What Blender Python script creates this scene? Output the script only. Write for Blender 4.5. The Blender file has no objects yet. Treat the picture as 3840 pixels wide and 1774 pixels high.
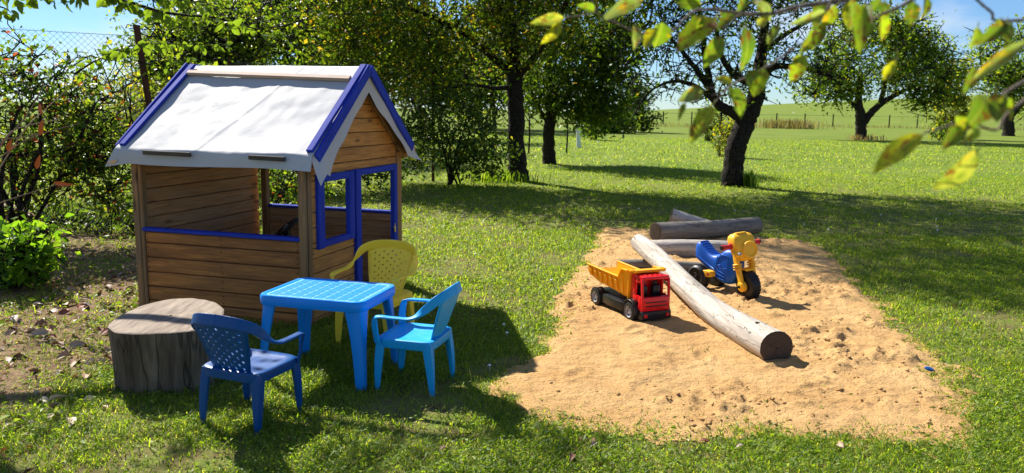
import bpy, bmesh, math, random
import numpy as np
from mathutils import Vector, Matrix, noise as mnoise

# ------------------------------------------------------------------ camera, sky, sun, exposure
scn = bpy.context.scene
CAM_H, PITCH, ROLL, FPX = 1.45, 0.1599, 0.0174, 2942.4        # metres, rad, rad, focal length in px of a 3840 px wide frame
cam_d = bpy.data.cameras.new('camera'); cam = bpy.data.objects.new('camera', cam_d); scn.collection.objects.link(cam)
cam.matrix_world = Matrix.Translation((0, 0, CAM_H)) @ Matrix.Rotation(math.pi/2 - PITCH, 4, 'X') @ Matrix.Rotation(ROLL, 4, 'Z')
cam_d.sensor_width = 36; cam_d.lens = 36*FPX/3840; cam_d.clip_start = 0.05; cam_d.clip_end = 3000
cam_d.dof.use_dof = True; cam_d.dof.focus_distance = 5.2; cam_d.dof.aperture_fstop = 4.8
scn.camera = cam
SUN_TO = Vector((-0.69, 0.89, 1.0)).normalized()              # direction towards the sun
wd = bpy.data.worlds.new('World'); scn.world = wd; wd.use_nodes = True
wn, wl = wd.node_tree.nodes, wd.node_tree.links
wn.clear()
w_out = wn.new('ShaderNodeOutputWorld'); w_bg = wn.new('ShaderNodeBackground'); sky = wn.new('ShaderNodeTexSky')
sky.sky_type = 'NISHITA'; sky.sun_disc = False
sky.sun_elevation = math.asin(SUN_TO.z); sky.sun_rotation = math.atan2(SUN_TO.x, SUN_TO.y)
sky.air_density = 1.0; sky.dust_density = 0.0; sky.ozone_density = 2.5
w_tc = wn.new('ShaderNodeTexCoord'); w_map = wn.new('ShaderNodeMapping'); w_map.inputs['Scale'].default_value = (1.0, 1.0, 2.6)
w_ns = wn.new('ShaderNodeTexNoise'); w_ns.inputs['Scale'].default_value = 2.3; w_ns.inputs['Detail'].default_value = 8; w_ns.inputs['Roughness'].default_value = 0.55
w_rp = wn.new('ShaderNodeValToRGB'); w_rp.color_ramp.elements[0].position = 0.52; w_rp.color_ramp.elements[1].position = 0.70
w_mx = wn.new('ShaderNodeMixRGB'); w_mx.inputs['Color2'].default_value = (8.0, 8.2, 8.6, 1)
wl.new(w_tc.outputs['Generated'], w_map.inputs[0]); wl.new(w_map.outputs[0], w_ns.inputs[0]); wl.new(w_ns.outputs[0], w_rp.inputs[0])
wl.new(w_rp.outputs[0], w_mx.inputs['Fac']); w_ti = wn.new('ShaderNodeMixRGB'); w_ti.blend_type = 'MULTIPLY'; w_ti.inputs['Fac'].default_value = 1.0; w_ti.inputs['Color2'].default_value = (0.62, 0.83, 1.12, 1)
wl.new(sky.outputs[0], w_ti.inputs['Color1']); wl.new(w_ti.outputs[0], w_mx.inputs['Color1']); wl.new(w_mx.outputs[0], w_bg.inputs['Color'])
wl.new(w_bg.outputs[0], w_out.inputs[0]); w_bg.inputs['Strength'].default_value = 0.06
sun_d = bpy.data.lights.new('sun', 'SUN'); sun = bpy.data.objects.new('sun', sun_d); scn.collection.objects.link(sun)
sun_d.energy = 5.0; sun_d.angle = math.radians(0.53); sun_d.color = (1.0, 0.95, 0.86)
sun.rotation_euler = (-SUN_TO).to_track_quat('-Z', 'Y').to_euler(); sun.location = (-6, 8, 12)
scn.view_settings.view_transform = 'Standard'; scn.view_settings.look = 'None'
scn.view_settings.exposure = 1.0; scn.view_settings.gamma = 1
scn.render.engine = 'CYCLES'; scn.cycles.use_denoising = True
scn.cycles.max_bounces = 8; scn.cycles.transparent_max_bounces = 4; scn.cycles.caustics_reflective = False; scn.cycles.caustics_refractive = False

# ------------------------------------------------------------------ helpers
COL = scn.collection
rnd = random.Random(7); nr = np.random.default_rng(7)
KD = 3840/2576                                                 # measuring scale of the 2576 px wide view of the photograph
def ray(dx, dy, s=KD):
    X, Y = dx*s-1920, dy*s-887
    c, si = math.cos(ROLL), math.sin(ROLL)
    u, v = (c*X+si*Y)/FPX, (si*X-c*Y)/FPX
    return Vector((u, math.cos(PITCH)+v*math.sin(PITCH), -math.sin(PITCH)+v*math.cos(PITCH)))
def G(dx, dy, z=0.0, s=KD):                                    # point of the level plane z seen at that place
    r = ray(dx, dy, s); return Vector((0, 0, CAM_H)) + r*((z-CAM_H)/r.z)
def AT(dx, dy, y, s=KD):                                       # point at distance y in front
    r = ray(dx, dy, s); return Vector((0, 0, CAM_H)) + r*(y/r.y)

def tag(o, label=None, cat=None, group=None, kind=None):
    if label: o['label'] = label
    if cat: o['category'] = cat
    if group: o['group'] = group
    if kind: o['kind'] = kind
    return o
def empty(name, loc=(0, 0, 0), rz=0.0, label=None, cat=None, group=None):
    o = bpy.data.objects.new(name, None); COL.objects.link(o)
    o.location = loc; o.rotation_euler = (0, 0, rz); o.empty_display_size = 0.1
    return tag(o, label, cat, group)
def link(name, me, mat=None, parent=None, smooth=None):
    o = bpy.data.objects.new(name, me); COL.objects.link(o)
    if mat is not None and len(me.materials) == 0: me.materials.append(mat)
    if parent is not None: o.parent = parent
    if smooth: shade(me, smooth)
    return o
def shade(me, ang=40):
    me.polygons.foreach_set('use_smooth', [True]*len(me.polygons))
    if ang < 180: me.set_sharp_from_angle(angle=math.radians(ang))
def fast_mesh(name, V, F):
    V = np.ascontiguousarray(V, dtype=np.float32); F = np.ascontiguousarray(F, dtype=np.int32)
    me = bpy.data.meshes.new(name); k = F.shape[1]
    me.vertices.add(len(V)); me.vertices.foreach_set('co', V.ravel())
    me.loops.add(F.size); me.loops.foreach_set('vertex_index', F.ravel())
    me.polygons.add(len(F)); me.polygons.foreach_set('loop_start', np.arange(0, F.size, k, dtype=np.int32))
    me.update(calc_edges=True); me.validate()
    return me

class MB:                                                      # collects pieces of ONE part
    def __init__(s): s.v = []; s.f = []
    def add(s, vs, fs):
        n = len(s.v); s.v += [tuple(p) for p in vs]; s.f += [tuple(i+n for i in f) for f in fs]; return s
    def box(s, x0, x1, y0, y1, z0, z1, M=None):
        vs = [Vector((x, y, z)) for x in (x0, x1) for y in (y0, y1) for z in (z0, z1)]
        if M: vs = [M @ v for v in vs]
        return s.add(vs, [(0, 1, 3, 2), (4, 6, 7, 5), (0, 4, 5, 1), (2, 3, 7, 6), (0, 2, 6, 4), (1, 5, 7, 3)])
    def loft(s, rings, cap=True, closed=True):
        n = len(rings[0]); vs = [p for r in rings for p in r]; fs = []
        for i in range(len(rings)-1):
            for j in range(n if closed else n-1):
                k = (j+1) % n; fs.append((i*n+j, i*n+k, (i+1)*n+k, (i+1)*n+j))
        if cap: fs += [tuple(range(n-1, -1, -1)), tuple((len(rings)-1)*n+j for j in range(n))]
        return s.add(vs, fs)
    def tube(s, pts, rads, n=8, cap=True):
        pts = [Vector(p) for p in pts]; rings = []
        t = (pts[1]-pts[0]).normalized(); a = t.orthogonal().normalized()
        for i, p in enumerate(pts):
            t = (pts[min(i+1, len(pts)-1)]-pts[max(i-1, 0)]).normalized()
            a = (a - t*a.dot(t)).normalized(); b = t.cross(a)
            r = rads[i] if hasattr(rads, '__len__') else rads
            rings.append([p+(a*math.cos(w)+b*math.sin(w))*r for w in (2*math.pi*k/n for k in range(n))])
        return s.loft(rings, cap)
    def lathe(s, prof, axis='y', n=28, c=(0, 0, 0), closed=False):      # prof: (radius, along)
        c = Vector(c); rings = []
        for r, h in prof:
            ring = []
            for k in range(n):
                w = 2*math.pi*k/n; p, q = r*math.cos(w), r*math.sin(w)
                ring.append(c + Vector({'x': (h, p, q), 'y': (p, h, q), 'z': (p, q, h)}[axis]))
            rings.append(ring)
        if closed: rings.append(rings[0])
        return s.loft(rings, cap=not closed)
    def mesh(s, name):
        me = bpy.data.meshes.new(name); me.from_pydata(s.v, [], s.f)
        bm = bmesh.new(); bm.from_mesh(me); bmesh.ops.remove_doubles(bm, verts=bm.verts, dist=1e-5)
        bmesh.ops.recalc_face_normals(bm, faces=bm.faces); bm.to_mesh(me); bm.free(); return me
    def build(s, name, mat, parent=None, smooth=35, bevel=0, bseg=2):
        me = s.mesh(name)
        if bevel:
            bm = bmesh.new(); bm.from_mesh(me)
            ed = [e for e in bm.edges if len(e.link_faces) == 2 and e.calc_face_angle(0) > math.radians(30)]
            bmesh.ops.bevel(bm, geom=ed, offset=bevel, segments=bseg, affect='EDGES', profile=0.5, clamp_overlap=True)
            bm.to_mesh(me); bm.free()
        return link(name, me, mat, parent, smooth)
def crom(pts, m=6):                                            # smooth curve through the points
    P = [Vector(p) for p in pts]; out = []
    for i in range(len(P)-1):
        a, b, c, d = P[max(i-1, 0)], P[i], P[i+1], P[min(i+2, len(P)-1)]
        for k in range(m):
            t = k/m; out.append(0.5*((2*b)+(c-a)*t+(2*a-5*b+4*c-d)*t*t+(3*b-a-3*c+d)*t**3))
    return out+[P[-1]]
def rrect(a, b, e=4.0, n=20):                                  # rounded rectangle section, half sizes a x b
    out = []
    for k in range(n):
        w = 2*math.pi*(k+0.5)/n; c, s_ = math.cos(w), math.sin(w)
        out.append((a*math.copysign(abs(c)**(2/e), c), b*math.copysign(abs(s_)**(2/e), s_)))
    return out
def sweep(mb, path, ups, secs, cap=True):                      # path pts, up vectors, sections [(half width, half thickness)]
    rings = []
    for i, p in enumerate(path):
        t = (path[min(i+1, len(path)-1)]-path[max(i-1, 0)]).normalized()
        u = Vector(ups[i]); u = (u-t*u.dot(t)).normalized(); w = t.cross(u)
        a, b = secs[i]
        rings.append([p+w*x+u*y for x, y in rrect(a, b, 5, 16)])
    return mb.loft(rings, cap)
_pl = {}
def plank(parent, name, A, B, wdir, width, thick, mat, bevel=0.004, label=None):   # a board with its length along local X
    A, B = Vector(A), Vector(B); x = (B-A); L = x.length; x.normalize()
    z = Vector(wdir); z = (z-x*z.dot(x)).normalized(); y = z.cross(x)
    key = (round(L, 4), round(width, 4), round(thick, 4), round(bevel, 4), mat.name)
    if key not in _pl:
        mb = MB().box(-L/2, L/2, -thick/2, thick/2, -width/2, width/2); me = mb.mesh(name)
        bm = bmesh.new(); bm.from_mesh(me)
        bmesh.ops.bevel(bm, geom=list(bm.edges), offset=min(bevel, thick*.45, width*.45), segments=1, affect='EDGES'); bm.to_mesh(me); bm.free()
        me.materials.append(mat); _pl[key] = me
    o = bpy.data.objects.new(name, _pl[key]); COL.objects.link(o); o.parent = parent
    M = Matrix((x, y, z)).transposed().to_4x4(); M.translation = (A+B)/2
    o.matrix_local = M
    if label: o['label'] = label
    return o

# ------------------------------------------------------------------ materials
class NT:
    def __init__(s, name):
        s.m = bpy.data.materials.new(name); s.m.use_nodes = True; s.n = s.m.node_tree.nodes; s.l = s.m.node_tree.links
        s.n.clear(); s.out = s.n.new('ShaderNodeOutputMaterial')
    def new(s, t, **kw):
        nd = s.n.new('ShaderNode'+t)
        for k, v in kw.items():
            if k[0] == '_': setattr(nd, k[1:], v)
            else: s.put(nd.inputs[k.replace('__', ' ')], v)
        return nd
    def put(s, sock, v):
        if isinstance(v, bpy.types.NodeSocket): s.l.new(v, sock)
        elif isinstance(v, bpy.types.Node): s.l.new(v.outputs[0], sock)
        elif isinstance(v, tuple) and len(v) == 3 and sock.type == 'RGBA': sock.default_value = v+(1,)
        else: sock.default_value = v
    def ramp(s, fac, *stops, interp='LINEAR'):
        nd = s.n.new('ShaderNodeValToRGB'); s.put(nd.inputs[0], fac); cr = nd.color_ramp; cr.interpolation = interp
        while len(cr.elements) < len(stops): cr.elements.new(0.5)
        for e, (p, c) in zip(cr.elements, stops): e.position = p; e.color = (tuple(c)+(1,)) if hasattr(c, '__len__') else (c, c, c, 1)
        return nd.outputs[0]
    def mix(s, fac, a, b, mode='MIX'):
        nd = s.n.new('ShaderNodeMixRGB'); nd.blend_type = mode
        s.put(nd.inputs[0], fac); s.put(nd.inputs[1], a); s.put(nd.inputs[2], b); return nd.outputs[0]
    def math(s, op, a, b=0.0):
        nd = s.n.new('ShaderNodeMath'); nd.operation = op; s.put(nd.inputs[0], a); s.put(nd.inputs[1], b); return nd.outputs[0]
    def coord(s, scale=(1, 1, 1), jitter=False, which='Object'):
        tc = s.n.new('ShaderNodeTexCoord'); mp = s.n.new('ShaderNodeMapping'); s.l.new(tc.outputs[which], mp.inputs[0]); mp.inputs['Scale'].default_value = scale
        if jitter:
            oi = s.n.new('ShaderNodeObjectInfo'); vm = s.n.new('ShaderNodeVectorMath'); vm.operation = 'SCALE'
            cb = s.n.new('ShaderNodeCombineXYZ')
            for k, f in enumerate((37.0, 61.0, 23.0)): s.l.new(s.math('MULTIPLY', oi.outputs['Random'], f), cb.inputs[k])
            s.l.new(cb.outputs[0], mp.inputs['Location'])
        return mp.outputs[0]
    def noise(s, co, scale, detail=4, rough=0.55, dist=0.0):
        nd = s.n.new('ShaderNodeTexNoise'); s.put(nd.inputs['Vector'], co); nd.inputs['Scale'].default_value = scale
        nd.inputs['Detail'].default_value = detail; nd.inputs['Roughness'].default_value = rough; nd.inputs['Distortion'].default_value = dist; return nd.outputs[0]
    def vor(s, co, scale, feat='F1', out=0):
        nd = s.n.new('ShaderNodeTexVoronoi'); nd.feature = feat; s.put(nd.inputs['Vector'], co); nd.inputs['Scale'].default_value = scale; return nd.outputs[out]
    def bump(s, h, strength=0.3, dist=0.01):
        nd = s.n.new('ShaderNodeBump'); s.put(nd.inputs['Height'], h); nd.inputs['Strength'].default_value = strength; nd.inputs['Distance'].default_value = dist; return nd.outputs[0]
    def bsdf(s, color, rough=0.6, bump=None, spec=0.4, metal=0.0, **kw):
        nd = s.n.new('ShaderNodeBsdfPrincipled'); s.put(nd.inputs['Base Color'], color); s.put(nd.inputs['Roughness'], rough)
        s.put(nd.inputs['Specular IOR Level'], spec); s.put(nd.inputs['Metallic'], metal)
        if bump is not None: s.l.new(bump, nd.inputs['Normal'])
        for k, v in kw.items(): s.put(nd.inputs[k.replace('__', ' ')], v)
        s.l.new(nd.outputs[0], s.out.inputs[0]); return nd
def plastic(name, col, rough=0.38, wear=0.12, dirt=(0.25, 0.2, 0.13), sss=0.0):
    t = NT(name); co = t.coord(); n1 = t.noise(co, 9, 5, 0.6); n2 = t.noise(co, 70, 3)
    c = t.mix(t.ramp(n1, (0.40, 0.0), (0.75, wear)), col, tuple(min(1, x*0.6+0.25) for x in col))
    c = t.mix(t.math('MULTIPLY', t.ramp(t.noise(co, 23, 6, 0.7), (0.52, 0.0), (0.8, 0.45)), wear*3), c, dirt)
    t.bsdf(c, t.ramp(n1, (0.3, rough-0.06), (0.7, rough+0.12)), t.bump(n2, 0.12, 0.002), 0.30); return t.m
def wood(name, base, dark, grey, greyamt=0.5, knots=True, rough=0.7):
    t = NT(name); co = t.coord((1, 1, 1), True)
    st = t.coord((1.6, 28, 28), True); g1 = t.noise(st, 1.6, 6, 0.6, 0.6); st2 = t.coord((5, 130, 130), True); g2 = t.noise(st2, 1.0, 4, 0.6)
    c = t.mix(t.ramp(g1, (0.36, 0.0), (0.64, 1.0)), dark, base)
    c = t.mix(t.ramp(g2, (0.35, 0.55), (0.6, 0.0)), c, tuple(x*0.45 for x in dark))
    w = t.noise(t.coord((1.2, 6, 9), True), 1.7, 5, 0.65)
    c = t.mix(t.math('MULTIPLY', t.ramp(w, (0.46, 0.0), (0.60, 1.0)), greyamt), c, grey)
    oi = t.n.new('ShaderNodeObjectInfo'); c = t.mix(0.22, c, t.ramp(oi.outputs['Random'], (0.0, dark), (1.0, base)))
    h = g2
    if knots:
        kd = t.vor(t.coord((2.6, 0.001, 9.0), True), 1.0); k = t.ramp(kd, (0.05, 1.0), (0.17, 0.0))
        c = t.mix(t.math('MULTIPLY', k, 0.8), c, tuple(x*0.22 for x in dark))
    t.bsdf(c, rough, t.bump(t.math('ADD', t.math('MULTIPLY', g1, 0.6), g2), 0.35, 0.003), 0.3); return t.m
def leafmat(name, ramp_cols, trans=0.45, tcol_gain=1.6, rough=0.45, spec=0.3):
    t = NT(name); ge = t.n.new('ShaderNodeNewGeometry'); r = ge.outputs['Random Per Island']
    c = t.ramp(r, *ramp_cols)
    p = t.n.new('ShaderNodeBsdfPrincipled'); t.put(p.inputs['Base Color'], c); p.inputs['Roughness'].default_value = rough; p.inputs['Specular IOR Level'].default_value = spec
    tr = t.n.new('ShaderNodeBsdfTranslucent')
    t.put(tr.inputs[0], t.mix(1.0, c, (tcol_gain*1.35, tcol_gain*1.28, tcol_gain*0.45), 'MULTIPLY'))
    mx = t.n.new('ShaderNodeMixShader'); mx.inputs[0].default_value = trans; t.l.new(p.outputs[0], mx.inputs[1]); t.l.new(tr.outputs[0], mx.inputs[2])
    t.l.new(mx.outputs[0], t.out.inputs[0]); return t.m
def bark(name, a, b, scale=1.0, bump=0.9):
    t = NT(name); co = t.coord((1, 1, 0.28)); v = t.vor(co, 34*scale, 'DISTANCE_TO_EDGE'); n = t.noise(co, 22*scale, 6, 0.65)
    h = t.math('ADD', t.ramp(v, (0.0, 0.0), (0.12, 0.7)), t.math('MULTIPLY', n, 0.6))
    c = t.mix(t.ramp(h, (0.35, 0.0), (1.0, 1.0)), a, b)
    c = t.mix(t.ramp(t.noise(t.coord(), 3.5, 5), (0.52, 0.0), (0.72, 0.5)), c, (0.035, 0.033, 0.022))
    t.bsdf(c, 0.9, t.bump(h, bump, 0.03), 0.15); return t.m
M = {}
M['wood_out'] = wood('stained_plank', (0.58, 0.245, 0.062), (0.27, 0.10, 0.028), (0.12, 0.062, 0.028), 0.6)
M['wood_gable'] = wood('gable_plank', (0.70, 0.34, 0.09), (0.37, 0.155, 0.04), (0.16, 0.10, 0.05), 0.35)
M['wood_in'] = wood('inner_plank', (0.66, 0.34, 0.145), (0.36, 0.17, 0.07), (0.42, 0.28, 0.18), 0.5)
M['wood_post'] = wood('post_wood', (0.42, 0.23, 0.09), (0.20, 0.10, 0.04), (0.13, 0.11, 0.075), 0.6)
M['wood_dark'] = wood('weathered_block', (0.09, 0.07, 0.05), (0.05, 0.038, 0.028), (0.12, 0.11, 0.09), 0.5, False)
M['wood_pale'] = wood('bare_batten', (0.62, 0.45, 0.33), (0.45, 0.27, 0.19), (0.55, 0.48, 0.40), 0.4)
def blue_paint():
    t = NT('blue_paint'); st = t.noise(t.coord((3, 50, 50), True), 1.4, 5); w = t.noise(t.coord((2, 14, 14), True), 2.5, 6, 0.7)
    c = t.mix(t.ramp(st, (0.3, 0.0), (0.7, 1.0)), (0.014, 0.034, 0.29), (0.030, 0.060, 0.46))
    c = t.mix(t.ramp(w, (0.66, 0.0), (0.74, 0.7)), c, (0.34, 0.12, 0.06))
    t.bsdf(c, 0.75, t.bump(st, 0.3, 0.002), 0.15); return t.m
M['blue'] = blue_paint()
def tarp():
    t = NT('white_tarp'); co = t.coord(); n = t.noise(co, 5.0, 6, 0.6); f = t.noise(co, 45, 4)
    c = t.mix(t.ramp(t.noise(t.coord((1, 1, 1)), 2.2, 6, 0.7), (0.45, 0.0), (0.75, 0.35)), (0.46, 0.46, 0.47), (0.39, 0.395, 0.405))
    sp = t.ramp(t.noise(t.coord((1.5, 1.5, 6)), 6, 7, 0.75), (0.64, 0.0), (0.72, 0.6)); z = t.n.new('ShaderNodeSeparateXYZ'); t.l.new(t.coord(), z.inputs[0])
    low = t.ramp(z.outputs[2], (0.0, 1.0), (1.0, 1.0))
    c = t.mix(t.math('MULTIPLY', sp, 0.35), c, (0.33, 0.33, 0.27))
    rdg = t.ramp(t.math('ABSOLUTE', t.math('SUBTRACT', t.noise(co, 3.2, 3, 0.5, 1.2), 0.5)), (0.0, 1.0), (0.05, 0.0))
    t.bsdf(c, 0.62, t.bump(t.math('ADD', t.math('ADD', n, t.math('MULTIPLY', rdg, 0.10)), t.math('MULTIPLY', f, 0.12)), 0.16, 0.014), 0.2); return t.m
M['tarp'] = tarp()
M['lining'] = plastic('tarp_lining', (0.72, 0.47, 0.27), 0.6, 0.05)
M['table'] = plastic('table_blue', (0.004, 0.27, 0.82), 0.33, 0.015)
M['chair_dark'] = plastic('royal_blue_plastic', (0.0, 0.066, 0.25), 0.36, 0.012)
M['chair_light'] = plastic('sky_blue_plastic', (0.004, 0.35, 0.76), 0.42, 0.03, (0.4, 0.6, 0.66))
M['chair_yellow'] = plastic('yellow_plastic', (1.0, 0.68, 0.045), 0.42, 0.07)
M['red'] = plastic('red_plastic', (0.74, 0.010, 0.014), 0.22, 0.04)
M['red_dull'] = plastic('dull_red_plastic', (0.55, 0.02, 0.025), 0.4, 0.05)
M['amber'] = plastic('amber_plastic', (1.0, 0.40, 0.004), 0.35, 0.04)
M['trike_yellow'] = plastic('warm_yellow_plastic', (0.92, 0.48, 0.02), 0.42, 0.08)
M['trike_blue'] = plastic('mid_blue_plastic', (0.008, 0.10, 0.47), 0.38, 0.03, (0.35, 0.36, 0.36))
M['black'] = plastic('black_plastic', (0.012, 0.012, 0.013), 0.30, 0.03, (0.16, 0.13, 0.09))
M['tyre'] = plastic('tyre_black', (0.013, 0.013, 0.014), 0.42, 0.05, (0.22, 0.17, 0.11))
M['silver'] = plastic('silver_plastic', (0.38, 0.38, 0.40), 0.32, 0.05)
M['white'] = plastic('white_paint', (0.75, 0.75, 0.73), 0.5, 0.05)
t = NT('brass'); t.bsdf((0.55, 0.42, 0.2), 0.35, None, 0.5, 0.9); M['brass'] = t.m
t = NT('rusty_steel'); n = t.noise(t.coord(), 30, 6, 0.7); t.bsdf(t.mix(n, (0.035, 0.016, 0.011), (0.12, 0.05, 0.03)), 0.85, t.bump(n, 0.4, 0.004), 0.2); M['rust'] = t.m
t = NT('galvanised_wire'); n = t.noise(t.coord(), 8, 4); t.bsdf(t.mix(n, (0.10, 0.09, 0.085), (0.28, 0.28, 0.28)), 0.55, None, 0.4, 0.3); M['wire'] = t.m
M['bark'] = bark('tree_bark', (0.006, 0.0045, 0.0036), (0.042, 0.032, 0.025))
M['bark_far'] = bark('far_bark', (0.012, 0.009, 0.007), (0.05, 0.04, 0.03), 0.6)
t = NT('twig_bark'); n = t.noise(t.coord((1, 1, 1)), 60, 5, 0.7); t.bsdf(t.mix(t.ramp(n, (0.35, 0.0), (0.65, 1.0)), (0.085, 0.055, 0.045), (0.26, 0.20, 0.17)), 0.75, t.bump(n, 0.5, 0.004), 0.25); M['twig'] = t.m
t = NT('dry_cane'); n = t.noise(t.coord(), 30, 4); t.bsdf(t.mix(n, (0.16, 0.10, 0.06), (0.38, 0.28, 0.19)), 0.8); M['cane'] = t.m
def log_mat(name, pale, mid, dark):
    t = NT(name); st = t.coord((1.2, 16, 16)); g = t.noise(st, 1.5, 7, 0.62, 0.8); ck = t.noise(t.coord((0.9, 9, 9)), 2.1, 3, 0.5, 0.4)
    c = t.mix(t.ramp(g, (0.33, 0.0), (0.62, 1.0)), mid, pale)
    crack = t.ramp(t.math('ABSOLUTE', t.math('SUBTRACT', ck, 0.5)), (0.0, 1.0), (0.010, 0.0))
    c = t.mix(t.math('MULTIPLY', crack, 0.85), c, dark)
    c = t.mix(t.ramp(t.noise(t.coord((3, 3, 3)), 2.2, 6, 0.7), (0.52, 0.0), (0.75, 0.55)), c, mid)
    h = t.math('SUBTRACT', g, t.math('MULTIPLY', crack, 1.4))
    t.bsdf(c, 0.75, t.bump(h, 0.5, 0.008), 0.25); return t.m
M['log'] = log_mat('weathered_log', (0.55, 0.49, 0.42), (0.30, 0.26, 0.215), (0.04, 0.03, 0.022))
M['log_dark'] = log_mat('grey_log', (0.24, 0.215, 0.185), (0.12, 0.105, 0.088), (0.025, 0.02, 0.016))
def cut_end():
    t = NT('log_end_grain'); co = t.coord(); d = t.n.new('ShaderNodeVectorMath'); d.operation = 'LENGTH'; t.l.new(co, d.inputs[0])
    n = t.noise(co, 25, 6, 0.7); rg = t.math('SINE', t.math('MULTIPLY', t.math('ADD', d.outputs['Value'], t.math('MULTIPLY', n, 0.02)), 520.0))
    c = t.mix(t.ramp(rg, (0.2, 0.0), (0.8, 1.0)), (0.06, 0.044, 0.033), (0.11, 0.083, 0.062)); c = t.mix(t.ramp(n, (0.5, 0.0), (0.7, 0.6)), c, (0.045, 0.034, 0.026))
    t.bsdf(c, 0.9, t.bump(n, 0.4, 0.004), 0.15); return t.m
M['log_end'] = cut_end()
def stump_side():
    t = NT('stump_side'); st = t.coord((9, 9, 0.9)); g = t.noise(st, 2.6, 7, 0.65, 0.5); ck = t.ramp(t.math('ABSOLUTE', t.math('SUBTRACT', t.noise(t.coord((7, 7, 0.5)), 1.6, 3), 0.5)), (0.0, 1.0), (0.02, 0.0))
    c = t.mix(t.ramp(g, (0.32, 0.0), (0.66, 1.0)), (0.085, 0.058, 0.038), (0.26, 0.19, 0.13)); c = t.mix(t.ramp(t.noise(t.coord((3, 3, 1.5)), 1.6, 4), (0.42, 0.6), (0.58, 0.0)), c, (0.085, 0.06, 0.042))
    c = t.mix(t.math('MULTIPLY', ck, 0.6), c, (0.03, 0.022, 0.016)); t.bsdf(c, 0.85, t.bump(t.math('SUBTRACT', g, ck), 0.8, 0.012), 0.2); return t.m
M['stump_side'] = stump_side()
def stump_top():
    t = NT('stump_top'); st = t.coord((14, 2.0, 2)); st.node.inputs['Rotation'].default_value = (0, 0, math.radians(-68)) if False else (0, 0, math.radians(70))
    g = t.noise(st, 1.8, 7, 0.65, 0.5); c = t.mix(t.ramp(g, (0.32, 0.0), (0.66, 1.0)), (0.15, 0.112, 0.082), (0.35, 0.28, 0.215))
    gm = t.n.new('ShaderNodeVectorMath'); gm.operation = 'LENGTH'; mp = t.coord((3.1, 7.5, 1)); t.l.new(mp, gm.inputs[0]); mp.node.inputs['Rotation'].default_value = (0, 0, math.radians(-22)); mp.node.inputs['Location'].default_value = (0.08, -0.1, 0)
    pt = t.ramp(t.math('ADD', gm.outputs['Value'], t.math('MULTIPLY', t.noise(t.coord(), 14, 6, 0.75), 0.9)), (0.62, 1.0), (0.80, 0.0))
    c = t.mix(t.math('MULTIPLY', pt, 0.8), c, (0.62, 0.45, 0.25)); t.bsdf(c, 0.85, t.bump(g, 0.6, 0.008), 0.2); return t.m
M['stump_top'] = stump_top()
def sand():
    t = NT('sand'); co = t.coord(); n = t.noise(co, 3.0, 6, 0.62); f = t.noise(co, 55, 6, 0.7); cl = t.noise(co, 16, 6, 0.68); gr = t.noise(co, 320, 2)
    c = t.mix(t.ramp(n, (0.36, 0.0), (0.66, 1.0)), (0.56, 0.325, 0.125), (0.69, 0.435, 0.185))
    c = t.mix(t.ramp(cl, (0.56, 0.0), (0.70, 0.55)), c, (0.30, 0.18, 0.08)); c = t.mix(t.ramp(gr, (0.35, 0.3), (0.6, 0.0)), c, (0.30, 0.19, 0.09))
    c = t.mix(t.ramp(t.noise(co, 1.1, 6, 0.7), (0.52, 0.0), (0.68, 0.4)), c, (0.42, 0.25, 0.11)); h = t.math('ADD', t.math('MULTIPLY', cl, 1.0), t.math('MULTIPLY', f, 0.8))
    t.bsdf(c, 0.95, t.bump(h, 1.0, 0.022), 0.1); return t.m
M['sand'] = sand()
def ground():
    t = NT('lawn_soil'); co = t.coord(); n = t.noise(co, 0.35, 6, 0.6); m_ = t.noise(co, 7, 7, 0.7); f = t.noise(co, 60, 4, 0.7); z = t.n.new('ShaderNodeSeparateXYZ'); t.l.new(co, z.inputs[0])
    lawn = t.mix(t.ramp(n, (0.35, 0.0), (0.68, 1.0)), (0.125, 0.185, 0.028), (0.20, 0.235, 0.045)); lawn = t.mix(t.ramp(m_, (0.42, 0.0), (0.70, 0.5)), lawn, (0.085, 0.14, 0.018))
    lawn = t.mix(t.ramp(t.noise(co, 0.9, 5), (0.60, 0.0), (0.72, 0.45)), lawn, (0.28, 0.23, 0.09))
    soil = t.mix(t.ramp(m_, (0.35, 0.0), (0.65, 1.0)), (0.10, 0.068, 0.036), (0.27, 0.19, 0.10))
    far = t.ramp(t.math('MULTIPLY', z.outputs[1], 0.02), (0.18, 0.0), (0.40, 1.0))     # bare soil shows between the blades near by, closed sward far off
    c = t.mix(far, t.mix(t.ramp(m_, (0.40, 0.15), (0.6, 0.85)), soil, lawn), lawn)
    t.bsdf(c, 0.95, t.bump(t.math('ADD', m_, f), 0.6, 0.02), 0.05); return t.m
M['ground'] = ground()
g_cols = [(0.0, (0.06, 0.12, 0.010)), (0.35, (0.13, 0.215, 0.018)), (0.75, (0.21, 0.29, 0.026)), (0.93, (0.32, 0.34, 0.05)), (1.0, (0.36, 0.30, 0.11))]
M['grass'] = leafmat('grass_blade', g_cols, 0.55, 1.9, 0.45, 0.25)
M['clover'] = leafmat('broad_leaf', [(0.0, (0.08, 0.15, 0.014)), (0.6, (0.16, 0.25, 0.024)), (0.9, (0.21, 0.29, 0.04)), (1.0, (0.30, 0.34, 0.12))], 0.45, 1.5, 0.5, 0.3)
M['far_grass'] = leafmat('far_dry_grass', [(0.0, (0.20, 0.19, 0.07)), (1.0, (0.34, 0.27, 0.15))], 0.3, 1.0, 0.7)
M['straw'] = leafmat('straw', [(0.0, (0.30, 0.21, 0.09)), (1.0, (0.48, 0.38, 0.20))], 0.3, 1.0, 0.7)
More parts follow.
